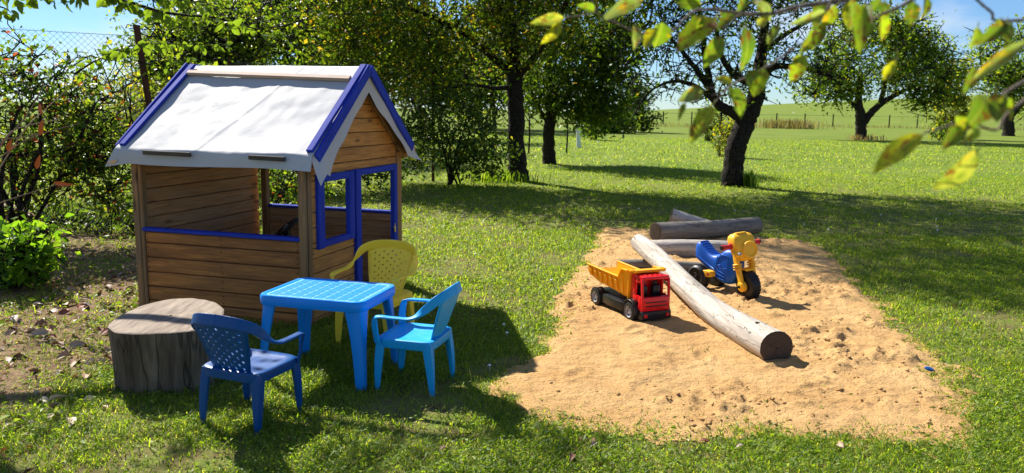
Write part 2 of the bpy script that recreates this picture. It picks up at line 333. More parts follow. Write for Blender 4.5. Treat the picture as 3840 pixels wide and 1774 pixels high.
M['leaf_green'] = leafmat('leaf_green', [(0.0, (0.028, 0.055, 0.007)), (0.55, (0.065, 0.11, 0.012)), (0.84, (0.12, 0.155, 0.016)), (0.93, (0.26, 0.22, 0.02)), (1.0, (0.26, 0.13, 0.02))], 0.54, 2.1, 0.42)
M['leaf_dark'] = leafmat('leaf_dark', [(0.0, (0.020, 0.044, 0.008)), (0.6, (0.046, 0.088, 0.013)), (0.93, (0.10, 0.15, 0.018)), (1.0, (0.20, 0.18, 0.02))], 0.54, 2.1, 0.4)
M['leaf_lime'] = leafmat('leaf_lime', [(0.0, (0.05, 0.085, 0.010)), (0.5, (0.12, 0.16, 0.016)), (0.85, (0.24, 0.23, 0.02)), (1.0, (0.34, 0.24, 0.02))], 0.54, 2.1, 0.45)
M['leaf_mid'] = leafmat('leaf_mid', [(0.0, (0.030, 0.065, 0.010)), (0.5, (0.075, 0.13, 0.015)), (0.9, (0.15, 0.20, 0.02)), (1.0, (0.26, 0.24, 0.03))], 0.54, 2.1, 0.42)
M['leaf_hedge'] = leafmat('leaf_hedge', [(0.0, (0.030, 0.065, 0.012)), (0.55, (0.08, 0.14, 0.018)), (0.88, (0.17, 0.22, 0.025)), (0.94, (0.14, 0.03, 0.02)), (1.0, (0.22, 0.05, 0.03))], 0.54, 2.1, 0.36)
M['leaf_bright'] = leafmat('leaf_bright', [(0.0, (0.05, 0.12, 0.012)), (0.6, (0.10, 0.20, 0.018)), (1.0, (0.20, 0.31, 0.03))], 0.55, 2.2, 0.36)
M['dry_leaf'] = leafmat('dry_leaf', [(0.0, (0.12, 0.045, 0.03)), (0.3, (0.25, 0.13, 0.08)), (0.7, (0.40, 0.29, 0.22)), (1.0, (0.50, 0.42, 0.36))], 0.2, 1.0, 0.6)
def apple_leaf():
    t = NT('apple_leaf'); co = t.coord((1, 1, 1), True); oi = t.n.new('ShaderNodeObjectInfo'); r = oi.outputs['Random']
    a = t.ramp(r, (0.0, (0.20, 0.25, 0.14)), (0.15, (0.07, 0.13, 0.02)), (0.45, (0.12, 0.20, 0.015)), (0.7, (0.20, 0.27, 0.015)), (0.9, (0.33, 0.33, 0.02)), (1.0, (0.22, 0.26, 0.15)))
    n = t.noise(co, 3.2, 5, 0.6); c = t.mix(t.ramp(n, (0.48, 0.0), (0.60, 0.8)), a, (0.10, 0.16, 0.02))
    c = t.mix(t.ramp(t.noise(co, 4.5, 6, 0.7), (0.52, 0.0), (0.60, 0.95)), c, (0.13, 0.05, 0.02)); c = t.mix(t.ramp(t.noise(co, 2.1, 3, 0.6), (0.60, 0.0), (0.70, 0.8)), c, (0.40, 0.24, 0.015))
    sx = t.n.new('ShaderNodeSeparateXYZ'); tcn = t.n.new('ShaderNodeTexCoord'); t.l.new(tcn.outputs['Object'], sx.inputs[0]); rib = t.ramp(t.math('ABSOLUTE', sx.outputs[1]), (0.0, 0.45), (0.02, 0.0)); c = t.mix(rib, c, (0.45, 0.42, 0.12))
    p = t.n.new('ShaderNodeBsdfPrincipled'); t.put(p.inputs['Base Color'], c); p.inputs['Roughness'].default_value = 0.5
    tr = t.n.new('ShaderNodeBsdfTranslucent'); t.put(tr.inputs[0], t.mix(1.0, c, (1.75, 1.75, 0.55), 'MULTIPLY'))
    mx = t.n.new('ShaderNodeMixShader'); mx.inputs[0].default_value = 0.62; t.l.new(p.outputs[0], mx.inputs[1]); t.l.new(tr.outputs[0], mx.inputs[2]); t.l.new(mx.outputs[0], t.out.inputs[0]); return t.m
M['apple_leaf'] = apple_leaf()
t = NT('leaf_stalk'); t.bsdf((0.32, 0.30, 0.10), 0.5); M['stalk'] = t.m

# ------------------------------------------------------------------ numpy foliage helpers
def unit(a): return a/np.maximum(np.linalg.norm(a, axis=-1, keepdims=True), 1e-9)
def leaf_cloud(C, size, jit=0.35, droop=0.3, up=0.4, fold=0.25, wid=0.5, rng=None):
    rng = rng or nr; n = len(C)
    a = rng.normal(size=(n, 3)); a[:, 2] = a[:, 2]*0.6-droop; a = unit(a)
    nn = rng.normal(size=(n, 3)); nn[:, 2] += up*2; nn = unit(nn-a*np.sum(a*nn, 1, keepdims=True)); b = np.cross(a, nn)
    L = (size*(1+jit*rng.uniform(-1, 1, n)))[:, None]; W = L*wid*rng.uniform(0.8, 1.2, (n, 1))
    base = C-a*L*0.5; tip = C+a*L*0.5-np.array([0, 0, 1])*L*0.12; mid = C-a*L*0.05
    l = mid+b*W*0.5+nn*L*fold*0.4; r = mid-b*W*0.5+nn*L*fold*0.4
    V = np.stack([base, l, tip, r], 1).reshape(-1, 3); i = np.arange(n)[:, None]*4
    F = np.concatenate([i+np.array([[0, 1, 2]]), i+np.array([[0, 2, 3]])], 1).reshape(-1, 3)
    return V, F
def blades(P, h, w, lean, rng, segs=2):
    n = len(P); th = rng.uniform(0, 2*math.pi, n); d = np.stack([np.cos(th), np.sin(th), np.zeros(n)], 1); s = np.stack([-np.sin(th), np.cos(th), np.zeros(n)], 1)
    L = (lean*rng.uniform(0.2, 1.0, n)*h)[:, None]; hz = np.array([0, 0, 1.0])
    w = w[:, None]; h = h[:, None]
    if segs == 1:
        V = np.stack([P-s*w*.5, P+s*w*.5, P+d*L+hz*h], 1).reshape(-1, 3); i = np.arange(n)[:, None]*3
        return V, i+np.array([[0, 1, 2]])
    m = P+d*L*0.32+hz*h*0.62; tp = P+d*L+hz*h*0.92
    V = np.stack([P-s*w*.5, P+s*w*.5, m-s*w*.42, m+s*w*.42, tp], 1).reshape(-1, 3); i = np.arange(n)[:, None]*5
    F = np.concatenate([i+np.array([[0, 1, 3]]), i+np.array([[0, 3, 2]]), i+np.array([[2, 3, 4]])], 1).reshape(-1, 3)
    return V, F
def cat(parts):
    Vs, Fs, k = [], [], 0
    for V, F in parts: Vs.append(V); Fs.append(F+k); k += len(V)
    return np.concatenate(Vs), np.concatenate(Fs)
def vnoise(x, y, seed=0):                                       # smooth value noise on arrays, 0..1
    xi, yi = np.floor(x).astype(np.int64), np.floor(y).astype(np.int64); xf, yf = x-xi, y-yi
    u, v = xf*xf*(3-2*xf), yf*yf*(3-2*yf)
    def hsh(a, b):
        h = (a*374761393+b*668265263+seed*1274126177) & 0x7fffffff; h = ((h ^ (h >> 13))*1274126177) & 0x7fffffff; return ((h ^ (h >> 16)) & 0xffff)/65535.0
    return (hsh(xi, yi)*(1-u)+hsh(xi+1, yi)*u)*(1-v)+(hsh(xi, yi+1)*(1-u)+hsh(xi+1, yi+1)*u)*v
def fbm(x, y, o=5, seed=0, gain=0.5):
    a, s_, t_ = 1.0, 0.0, 0.0
    for k in range(o): s_ = s_+a*vnoise(x*2**k, y*2**k, seed+k*17); t_ += a; a *= gain
    return s_/t_
def tube_np(paths, n=5):                                        # [(pts Nx3, radii N)] -> V,F quads
    parts = []
    for P, R in paths:
        P = np.asarray(P, float); R = np.asarray(R, float); T = unit(np.gradient(P, axis=0))
        a = np.cross(T, [0.31, 0.87, 0.37]); a = unit(a); b = np.cross(T, a)
        w = np.arange(n)*2*math.pi/n
        V = P[:, None]+R[:, None, None]*(a[:, None]*np.cos(w)[None, :, None]+b[:, None]*np.sin(w)[None, :, None])
        m = len(P); i = (np.arange(m-1)[:, None]*n+np.arange(n)[None]).ravel(); j = (np.arange(m-1)[:, None]*n+(np.arange(n)+1)[None] % n).ravel()
        parts.append((V.reshape(-1, 3), np.stack([i, j, j+n, i+n], 1)))
    return cat(parts)
def tree(name, limbs, lobes, lmat, bmat, label, category='tree', group=None, leaf=0.07, trunk_sides=10, wander=0.12, rng=None, spread=0.34, part='trunk', wid=0.55, up=0.4, tmin=0.006):
    """limbs: [(points, radii)] the first is the trunk; lobes: [(centre, radii, clusters, leaves per cluster)]"""
    rng = rng or np.random.default_rng(abs(hash(label)) % 1000 if False else len(label)*13+len(lobes))
    base = Vector(limbs[0][0][0]); nodes, nrad, paths = [], [], []
    for pts, rad in limbs:
        c = np.array([tuple(p) for p in crom(pts, 6)]); R = np.interp(np.linspace(0, 1, len(c)), np.linspace(0, 1, len(rad)), rad)
        c = c+rng.normal(size=c.shape)*R[:, None]*0.07; paths.append((c, R))
        s0 = int(len(c)*0.35) if pts is limbs[0][0] else 2
        nodes += list(c[s0:]); nrad += list(R[s0:])
    targets, leaves = [], []
    for ctr, rr, ncl, nl in lobes:
        q = unit(rng.normal(size=(ncl, 3)))*rng.uniform(0.25, 1.0, (ncl, 1))**0.45; q = np.array(tuple(ctr))+q*np.array(rr)
        for t_ in q: targets.append((t_, nl))
    top = np.array(nodes[-1]); targets.sort(key=lambda z: float(np.min(np.linalg.norm(np.array(nodes)-z[0], axis=1))))
    thin = []
    for t_, nl in targets:
        N = np.array(nodes); d = np.linalg.norm(N-t_, axis=1)+np.maximum(0, N[:, 2]-t_[2])*0.5; k = int(np.argmin(d)); p0 = N[k]; r0 = min(nrad[k]*0.62, 0.05+0.02*np.linalg.norm(t_-p0))
        D = np.linalg.norm(t_-p0); m = max(4, int(D/0.3)+3); u = np.linspace(0, 1, m)[:, None]
        c = p0+(t_-p0)*u+np.array([0, 0, 1])*np.sin(u*math.pi)*D*0.10+rng.normal(size=(m, 3))*np.sin(u*math.pi)*wander*D*0.5
        R = np.maximum(tmin, r0+(tmin-r0)*u[:, 0]**0.7); thin.append((c, R))
        for q, r_ in list(zip(c, R))[1:]: nodes.append(q); nrad.append(r_)
        s_ = rng.normal(size=(nl, 3))*spread; s_[:, 2] *= 0.75; leaves.append(t_+s_)
        for _ in range(2):
            e = t_+rng.normal(size=3)*spread*1.1; thin.append((np.stack([c[-2], (c[-1]+e)/2+rng.normal(size=3)*.04, e]), np.array([tmin*1.3, tmin, tmin*0.6])))
    root = empty(name, base, 0, label, category, group); off = np.array(tuple(base))
    V, F = tube_np(paths, trunk_sides); me = fast_mesh('trunk', V-off, F); link(part, me, bmat, root, 180)
    if thin:
        V, F = tube_np(thin, 4); o = link('branches', fast_mesh('branches', V-off, F), bmat, root, 180); tag(o, kind='stuff')
    L = np.concatenate(leaves); L = L[L[:, 2] > 0.05]
    V, F = leaf_cloud(L, np.full(len(L), leaf), up=up, wid=wid, rng=rng); o = link('crown', fast_mesh('crown', V-off, F), lmat, root); tag(o, kind='stuff')
    return root

# ------------------------------------------------------------------ the setting: ground, sand
def sstep(a, b, x): t = np.clip((x-a)/(b-a), 0, 1); return t*t*(3-2*t)
def terrain(x, y):
    x, y = np.asarray(x, float), np.asarray(y, float); u = x/np.maximum(y, 1.0)
    hill = sstep(75, 320, y)*(np.clip((u-0.12)*19.0, 0, 9)+1.2)+sstep(40, 200, y)*0.3*fbm(x/30, y/30, 3, 5)
    return hill*(y > 0)
ang = np.linspace(0, 2*math.pi, 361)[:-1]; rad = np.concatenate([[0.0], np.geomspace(1.0, 900, 90)])
A, R = np.meshgrid(ang, rad, indexing='ij'); gx, gy = R*np.cos(A), R*np.sin(A); gz = terrain(gx, gy)
n_r = len(rad); V = np.stack([gx, gy, gz], -1).reshape(-1, 3)
i, j = np.meshgrid(np.arange(360), np.arange(n_r-1), indexing='ij'); i2 = (i+1) % 360
F = np.stack([i*n_r+j, i*n_r+j+1, i2*n_r+j+1, i2*n_r+j], -1).reshape(-1, 4)
o = link('ground', fast_mesh('ground', V, F), M['ground'], None, 180); tag(o, 'green lawn and field of the orchard garden', None, None, 'structure')

SAND = np.array([(-0.03, 3.82), (0.11, 3.59), (0.37, 3.51), (0.63, 3.45), (0.86, 3.41), (1.22, 3.41), (1.47, 3.35), (1.82, 3.32), (2.14, 3.42), (2.31, 3.82), (2.54, 4.4), (2.64, 4.96), (2.81, 6.04), (3.07, 7.13), (3.40, 8.18), (3.31, 8.92), (2.87, 9.16), (2.27, 9.39), (1.74, 9.65), (1.21, 9.75), (0.89, 8.17), (0.62, 6.92), (0.41, 5.87), (0.28, 5.09), (0.18, 4.49), (0.04, 4.07)])
def poly_sd(x, y, P):                                          # signed distance to the polygon, > 0 inside
    d = np.full(np.shape(x), 1e9); ins = np.zeros(np.shape(x), bool)
    for k in range(len(P)):
        a, b = P[k], P[(k+1) % len(P)]; e = b-a; t = np.clip(((x-a[0])*e[0]+(y-a[1])*e[1])/(e@e), 0, 1)
        d = np.minimum(d, np.hypot(x-a[0]-t*e[0], y-a[1]-t*e[1]))
        c = (a[1] > y) != (b[1] > y); xx = a[0]+(y-a[1])*(b[0]-a[0])/np.where(abs(b[1]-a[1]) < 1e-9, 1e-9, b[1]-a[1]); ins ^= c & (x < xx)
    return np.where(ins, d, -d)
def sand_edge(x, y): return poly_sd(x, y, SAND)+(fbm(x*3, y*3, 4, 3)-0.5)*0.26+(fbm(x*11, y*11, 3, 9)-0.5)*0.22
_fr = random.Random(3); FEET = [(_fr.uniform(.3, 2.5), _fr.uniform(3.6, 6.2), _fr.uniform(-.9, .9)+1.2) for _ in range(34)]
def sand_z(x, y, e=None):
    cl = fbm(x*9.5, y*9.5, 5, 31, 0.68); big = fbm(x*1.4, y*1.4, 3, 7); patch = sstep(0.46, 0.66, fbm(x*2.1, y*2.1, 3, 77))
    z = 0.018+0.040*(big-0.5)+0.105*patch*(np.clip(cl-0.47, 0, 1))*1.3+0.018*(fbm(x*22, y*22, 3, 5)-0.5)
    tr = np.exp(-((x-0.80-0.12*np.sin(y*3))**2)/0.015)*sstep(3.6, 4.2, y)*(1-sstep(4.9, 5.3, y))*0.03*fbm(x*20, y*20, 3, 2)
    for fx, fy, fa in FEET:                                        # trodden footprints with a pushed-up rim
        u = (x-fx)*math.cos(fa)+(y-fy)*math.sin(fa); v = -(x-fx)*math.sin(fa)+(y-fy)*math.cos(fa); d = (u/.10)**2+(v/.042)**2
        z = z-0.012*np.exp(-d**2)+0.009*np.exp(-((d-1.7)/.7)**2)
    return np.maximum(z+tr, 0.006)
xs = np.arange(-0.5, 3.9, 0.016); ys = np.concatenate([np.arange(3.0, 6.5, 0.016), np.arange(6.5, 10.2, 0.028)])
X, Y = np.meshgrid(xs, ys, indexing='ij'); E_ = sand_edge(X, Y); Z = sand_z(X, Y)*sstep(-0.06, 0.12, E_)+0.004
idx = np.arange(X.size).reshape(X.shape); keep = (E_[:-1, :-1] > -0.06)
q = np.stack([idx[:-1, :-1], idx[1:, :-1], idx[1:, 1:], idx[:-1, 1:]], -1)[keep]
used, inv = np.unique(q, return_inverse=True); V = np.stack([X, Y, Z], -1).reshape(-1, 3)[used]
o = link('sand_pit', fast_mesh('sand_pit', V, inv.reshape(-1, 4)), M['sand'], None, 180); tag(o, 'flat pit of ochre play sand cut into the lawn', None, None, 'structure')
# loose clods lying on the sand: nobody could count them
def clods():
    n = 6500; x = nr.uniform(0, 3.2, n); y = 3.3+nr.uniform(0, 1, n)**1.6*5.5; k = (sand_edge(x, y) > 0.05) & (fbm(x*2.1, y*2.1, 3, 77)+nr.uniform(-.2, .2, n) > 0.53); x, y = x[k], y[k]; n = len(x)
    oct_ = np.array([(1, 0, 0), (-1, 0, 0), (0, 1, 0), (0, -1, 0), (0, 0, 1), (0, 0, -1.)]); f8 = np.array([(0, 2, 4), (2, 1, 4), (1, 3, 4), (3, 0, 4), (2, 0, 5), (1, 2, 5), (3, 1, 5), (0, 3, 5)])
    r = 0.004+0.014*nr.uniform(0, 1, n)**3; V = oct_[None]*nr.uniform(0.6, 1.2, (n, 6, 1))*r[:, None, None]*np.array([1, 1, 0.7])+np.stack([x, y, sand_z(x, y)+r*0.3], 1)[:, None]
    th = nr.uniform(0, 6.28, n); F = f8[None]+np.arange(n)[:, None, None]*6
    return V.reshape(-1, 3), F.reshape(-1, 3)
V, F = clods(); o = link('sand_clods', fast_mesh('sand_clods', V, F), M['sand'], None, 180); tag(o, 'crumbly clods of sand strewn over the pit', 'sand', None, 'stuff')

WORN = np.array([(-6.5, 2.2), (-2.25, 2.2), (-2.2, 3.2), (-2.05, 3.9), (-2.25, 4.6), (-2.35, 5.6), (-2.6, 7.2), (-2.9, 8.4), (-6.5, 8.6)])
def worn_edge(x, y): return poly_sd(x, y, WORN)+(fbm(x*1.6, y*1.6, 4, 13)-0.5)*1.1+(fbm(x*9, y*9, 3, 19)-0.5)*0.35
xs = np.arange(-6.4, -1.2, 0.03); ys = np.arange(2.3, 8.9, 0.03); X, Y = np.meshgrid(xs, ys, indexing='ij'); E_ = worn_edge(X, Y); Z = 0.004+0.018*fbm(X*9, Y*9, 4, 3)*sstep(0, .15, E_)
idx = np.arange(X.size).reshape(X.shape); q = np.stack([idx[:-1, :-1], idx[1:, :-1], idx[1:, 1:], idx[:-1, 1:]], -1)[E_[:-1, :-1] > 0]; used, inv = np.unique(q, return_inverse=True)
t = NT('worn_soil'); co = t.coord(); m_ = t.noise(co, 9, 7, 0.7); f_ = t.noise(co, 70, 5, 0.7); c_ = t.mix(t.ramp(m_, (0.36, 0.0), (0.64, 1.0)), (0.17, 0.105, 0.06), (0.44, 0.30, 0.17)); c_ = t.mix(t.ramp(f_, (0.45, 0.5), (0.62, 0.0)), c_, (0.09, 0.055, 0.032)); t.bsdf(c_, 0.95, t.bump(t.math('ADD', m_, f_), 0.8, 0.02), 0.1)
o = link('worn_ground', fast_mesh('worn_ground', np.stack([X, Y, Z], -1).reshape(-1, 3)[used], inv.reshape(-1, 4)), t.m, None, 180); tag(o, 'worn brown earth with leaf litter left of the playhouse', None, None, 'structure')

# ------------------------------------------------------------------ playhouse
YAW = 0.27746
house = empty('playhouse', (-1.3357, 5.0523, 0), -YAW, 'wooden playhouse with blue trim and white sheeted gable roof', 'playhouse')
HL, HW = 1.357, 1.475
# front half wall (towards the camera's left)
wall = empty('front_wall'); wall.parent = house
zb = [-0.03, 0.079, 0.181, 0.285, 0.389, 0.4925, 0.574]
for k in range(6): plank(wall, 'plank', (-1.276, 0.012, (zb[k]+zb[k+1])/2), (-0.058, 0.012, (zb[k]+zb[k+1])/2), (0, 0, 1), zb[k+1]-zb[k]-0.0045, 0.020+rnd.uniform(-.002, .002), M['wood_out'], 0.008)
MB().box(-1.275, -0.06, 0.0235, 0.030, -0.03, 0.573).build('backing', M['wood_dark'], wall, 30)
plank(house, 'window_rail', (-1.288, 0.014, 0.5865), (-0.052, 0.014, 0.5865), (0, 1, 0), 0.058, 0.025, M['blue'], 0.005)
# corner posts
def post(x, y, wx, wy, z1=1.10, z0=-0.03): return plank(house, 'post', (x, y, z0), (x, y, z1), (1, 0, 0), wx, wy, M['wood_post'], 0.006)
post(-1.330, 0.022, 0.052, 0.062); post(-1.288, 0.018, 0.028, 0.052); post(-0.030, 0.020, 0.060, 0.058); post(0.006, 0.0285, 0.010, 0.050)
post(-1.254, 1.440, 0.056, 0.056); post(-0.03, 1.444, 0.056, 0.058); post(0.003, 1.4325, 0.022, 0.092)
MB().add([(-1.3475, .03, -.03), (-1.3475, 1.45, -.03), (-1.3475, 1.45, 1.16), (-1.3475, .7375, 1.69), (-1.3475, .03, 1.16)], [(0, 1, 2, 3, 4)]).build('side_backing', M['wood_dark'], house, 30)
# left gable wall, full planks seen from the inside
wall = empty('side_wall'); wall.parent = house
z = -0.061; RA, RS = 1.708, 0.75
def halfspan(zz): return min(0.7375, max(0.0, (RA-zz)/RS))
def gplank(parent, x, z0, z1, v0=None, v1=None, mat=None, thick=0.019):
    """board across the gable, ends cut to the roof slope"""
    def lim(zz): h = halfspan(zz)-0.004; return 0.7375-h, 0.7375+h
    a0, b0 = lim(z0); a1, b1 = lim(z1)
    if v0 is not None: a0, a1 = max(a0, v0), max(a1, v0)
    if v1 is not None: b0, b1 = min(b0, v1), min(b1, v1)
    if b0-a0 < 0.02: return
    zc = (z0+z1)/2; yc = 0.7375; g_ = 0.0022; poly = [(a0-yc, z0-zc+g_), (b0-yc, z0-zc+g_), (b1-yc, z1-zc-g_), (a1-yc, z1-zc-g_)]
    if b1-a1 < 0.004: poly = [poly[0], poly[1], ((a1+b1)/2-yc, z1-zc-g_)]
    h = thick/2; n = len(poly); mb = MB(); mb.loft([[(p[0], -h, p[1]) for p in poly], [(p[0], h, p[1]) for p in poly]])
    o = mb.build('plank', mat or M['wood_gable'], parent, 30, 0.0045, 1)
    o.matrix_local = Matrix(((0, -1, 0, x), (1, 0, 0, yc), (0, 0, 1, zc), (0, 0, 0, 1)))
while z < 1.70: gplank(wall, -1.335, z, min(z+0.102, 1.70), 0.03, 1.45, M['wood_in']); z += 0.102
# back half wall
wall = empty('back_wall'); wall.parent = house
for k in range(9): plank(wall, 'plank', (-1.30, 1.460, -0.02+0.0668*(k+.5)), (-0.06, 1.460, -0.02+0.0668*(k+.5)), (0, 0, 1), 0.0662, 0.020, M['wood_in'], 0.008)
plank(house, 'window_rail', (-1.29, 1.458, 0.5955), (-0.05, 1.458, 0.5955), (0, 1, 0), 0.058, 0.024, M['blue'], 0.005)
for y in (0.03, 1.448): plank(house, 'top_plate', (-1.35, y, 1.125), (0.0, y, 1.125), (0, 0, 1), 0.05, 0.045, M['wood_post'], 0.004)
# right gable wall with window and doorway
wall = empty('gable_wall'); wall.parent = house
zs = [-0.03, 0.034, 0.1375, 0.241, 0.3445, 0.448, 0.514]
def short(v0, v1, z0, z1): plank(wall, 'plank', (-0.010, v0, (z0+z1)/2), (-0.010, v1, (z0+z1)/2), (0, 0, 1), z1-z0-0.0045, 0.019, M['wood_gable'], 0.0045)
for k in range(6): short(0.054, 0.652, zs[k], zs[k+1])
ze = [0.514, 0.551, 0.655, 0.758, 0.862, 0.965, 1.0]
for k in range(6): short(0.054, 0.124, ze[k], ze[k+1]); short(1.362, 1.388, ze[k], ze[k+1])
for k in range(6): short(1.362, 1.388, zs[k], zs[k+1])
zg = [1.0, 1.064, 1.167, 1.269, 1.372, 1.475, 1.578, 1.69]
for k in range(7): gplank(wall, -0.010, zg[k], zg[k+1], 0.03, 1.40)
MB().add([(-.0225, .06, -.03), (-.0225, .645, -.03), (-.0225, .645, .51), (-.0225, .06, .51)], [(0, 1, 2, 3)]).add([(-.0225, .04, 1.005), (-.0225, 1.39, 1.005), (-.0225, 1.39, 1.20), (-.0225, .7375, 1.69), (-.0225, .04, 1.17)], [(0, 1, 2, 3, 4)]).build('gable_backing', M['wood_dark'], house, 30)
for s in (-1, 1):                                              # brown rafter trim on the gable
    plank(house, 'rafter', (0.012, 0.7375+s*0.80, RA-RS*0.80-0.045), (0.012, 0.7375+s*0.002, RA-0.045), (0, -s*RS, 1), 0.062, 0.024, M['wood_post'], 0.004)
def nails(parent, pts, ax):
    mb = MB()
    for p in pts: mb.lathe([(.0045, -.001), (.0045, .0015), (.001, .002)], ax, 7, p)
    mb.build('nails', M['rust'], parent, 40)
nails(house, [(x, 0.0005, (zb[k]+zb[k+1])/2+d_) for k in range(6) for x in (-1.255, -0.66, -0.08) for d_ in (-.022, .022)], 'y')
nails(house, [(0.0008, v, (zg[k]+zg[k+1])/2) for k in range(5) for v in (0.7375-halfspan(zg[k+1])*.72, 0.7375+halfspan(zg[k+1])*.72)]+[(0.0008, v, (zs[k]+zs[k+1])/2) for k in range(6) for v in (.075, .63)], 'x')
# blue window frame
win = empty('window'); win.parent = house
def fr(parent, v0, v1, z0, z1, vert, x=0.004, th=0.040):
    if vert: return plank(parent, 'frame', (x, (v0+v1)/2, z0), (x, (v0+v1)/2, z1), (0, 1, 0), v1-v0, th, M['blue'], 0.004)
    return plank(parent, 'frame', (x, v0, (z0+z1)/2), (x, v1, (z0+z1)/2), (0, 0, 1), z1-z0, th, M['blue'], 0.004)
fr(win, 0.114, 0.196, 0.505, 1.004, True); fr(win, 0.556, 0.626, 0.508, 1.002, True); fr(win, 0.196, 0.556, 0.951, 1.000, False, 0.002); fr(win, 0.196, 0.556, 0.510, 0.553, False, 0.002)
dr = empty('door_frame'); dr.parent = house
fr(dr, 0.650, 0.729, -0.02, 1.006, True, 0.006); fr(dr, 1.309, 1.366, -0.02, 1.005, True, 0.006); fr(dr, 0.729, 1.309, 0.957, 1.003, False, 0.003)
mb = MB().box(0.024, 0.034, 1.290, 1.312, 0.455, 0.505); mb.tube([(0.03, 1.300, 0.505), (0.03, 1.300, 0.522), (0.03, 1.308, 0.528)], 0.004, 6); mb.build('latch', M['brass'], house, 30, 0.002)
# roof deck
for s in (-1, 1):
    n_ = Vector((0, s*RS, 1)).normalized(); a = Vector((0, 0.7375+s*0.785, 1.716-RS*0.785)); b = Vector((0, 0.7375, 1.716))
    c = (a+b)/2; d_ = (b-a).normalized(); L = (b-a).length
    mb = MB().box(-1.40, 0.072, -L/2, L/2, -0.008, 0.008, Matrix.Translation(c) @ Matrix((Vector((1, 0, 0)), d_*(1), n_)).transposed().to_4x4()); mb.build('roof_board', M['wood_in'], house, 30)
# white sheeting over the roof
TA = 1.742
def tarp_surf(u, v):
    """u along the house, v across (0 near hem .. 1 far hem)"""
    s_hang, s_slope = 0.090, math.hypot(0.82, 0.82*RS)
    tot = 2*(s_hang+s_slope); d = v*tot; near = d < tot/2; dd = d if near else tot-d; sg = -1 if near else 1
    if dd < s_hang: k = dd/s_hang; y_ = 0.82+0.012*(1-k)+0.006*math.sin(u*9); z_ = TA-RS*0.82+0.016-s_hang*(1-k)
    else: k = (dd-s_hang)/s_slope; y_ = 0.82*(1-k); z_ = TA-RS*y_+0.016*(y_/0.82)**3
    return y_*sg+0.7375, z_, dd, near
nu, nv = 120, 96; grid, gl = [], []
for a in range(nu+1):
    for b in range(nv+1):
        u = -1.415+1.512*a/nu; y_, z_, dd, near = tarp_surf(u, b/nv)
        p = Vector((u, y_, z_)); w = mnoise.fractal(Vector((u*3.2, y_*3.2, 1.7)), 0.9, 2.1, 3)*0.008
        cr = abs((u+0.62)-(y_-0.3)*0.45+0.02*mnoise.noise(Vector((y_*6, 0, 3)))); w += 0.0035*max(0, 1-cr/0.03)**2*(1 if near else 0)
        blob = math.exp(-((u+0.78)**2+(y_-0.30)**2)/0.025); w += blob*0.005*mnoise.fractal(Vector((u*11, y_*11, 5.0)), 0.8, 2.0, 3)
        if dd > 0.06: w += -0.010*math.sin(min(1, (dd-0.06)/0.9)*math.pi)*0.6
        else: w += 0.010*math.sin(u*7+1)*(1-dd/0.06)
        hem = max(0, 1-dd/0.085); p.z += -0.012*hem*(0.5+0.5*math.sin(u*5.0))*(1 if near else 0)
        if near and u < -1.30: p.y -= hem*(-1.30-u)*0.25; p.x -= hem*(-1.30-u)*0.45; p.z -= hem*(-1.30-u)*0.25
        nn = Vector((0, -RS if near else RS, 1)).normalized() if dd > 0.07 else Vector((0, -1 if near else 1, 0.1))
        q = p+nn*w; grid.append(q); gl.append(q-nn*0.006)
fs = [(a*(nv+1)+b, (a+1)*(nv+1)+b, (a+1)*(nv+1)+b+1, a*(nv+1)+b+1) for a in range(nu) for b in range(nv)]
sheet = MB().add(grid, fs).build('roof_sheet', M['tarp'], house, 180)
MB().add(gl, [f[::-1] for f in fs]).build('sheet_lining', M['lining'], sheet, 180)
# sheet hanging below the gable boards
def flap():
    top, low = [], []; N = 90
    for k in range(N+1):
        v = -0.075+(1.655+0.075)*k/N; zt = TA-0.004-RS*abs(v-0.7375)
        l = 0.188+0.010*math.sin(v*9)+0.006*math.sin(v*23)
        l -= 0.030*math.exp(-((v-0.7375)/0.05)**2)*0
        zl = zt-l*(0.92 if v > 0.7375 else 1.0)
        if v < 0.24: zl = min(zl, 1.0+max(0, (0.10-v))*0.42) if v < 0.10 else zt-l-(0.24-v)*0.44
        if v > 1.40: zl = max(zl, zt-0.188*0.92+(v-1.40)*0.55)
        x_ = 0.083+0.012*math.sin(v*6)
        top.append((0.086, v, zt)); low.append((x_+0.014+(0.05*max(0, (0.16-v)/0.2) if v < 0.16 else 0)+(0.03*max(0, v-1.5)/0.15 if v > 1.5 else 0), v, min(zl, zt-0.004)))
    rows = []
    for r in range(7):
        f = r/6; rows.append([tuple(Vector(a).lerp(Vector(b), f)+Vector((0.006*math.sin(f*3.1)*math.sin(a[1]*14), 0, 0))) for a, b in zip(top, low)])
    return rows
rows = flap(); MB().loft(rows, cap=False, closed=False).build('gable_sheet', M['tarp'], house, 180)
# curled corner of the sheet showing its tan underside
cu = [[(-1.37, -0.112, 1.075-0.004*k), (-1.41, -0.118+0.004*k, 1.062-0.008*k), (-1.455-0.003*k, -0.115+0.012*k, 1.046-0.010*k)] for k in range(4)]
MB().loft(cu, cap=False, closed=False).build('sheet_corner', M['lining'], house, 180)
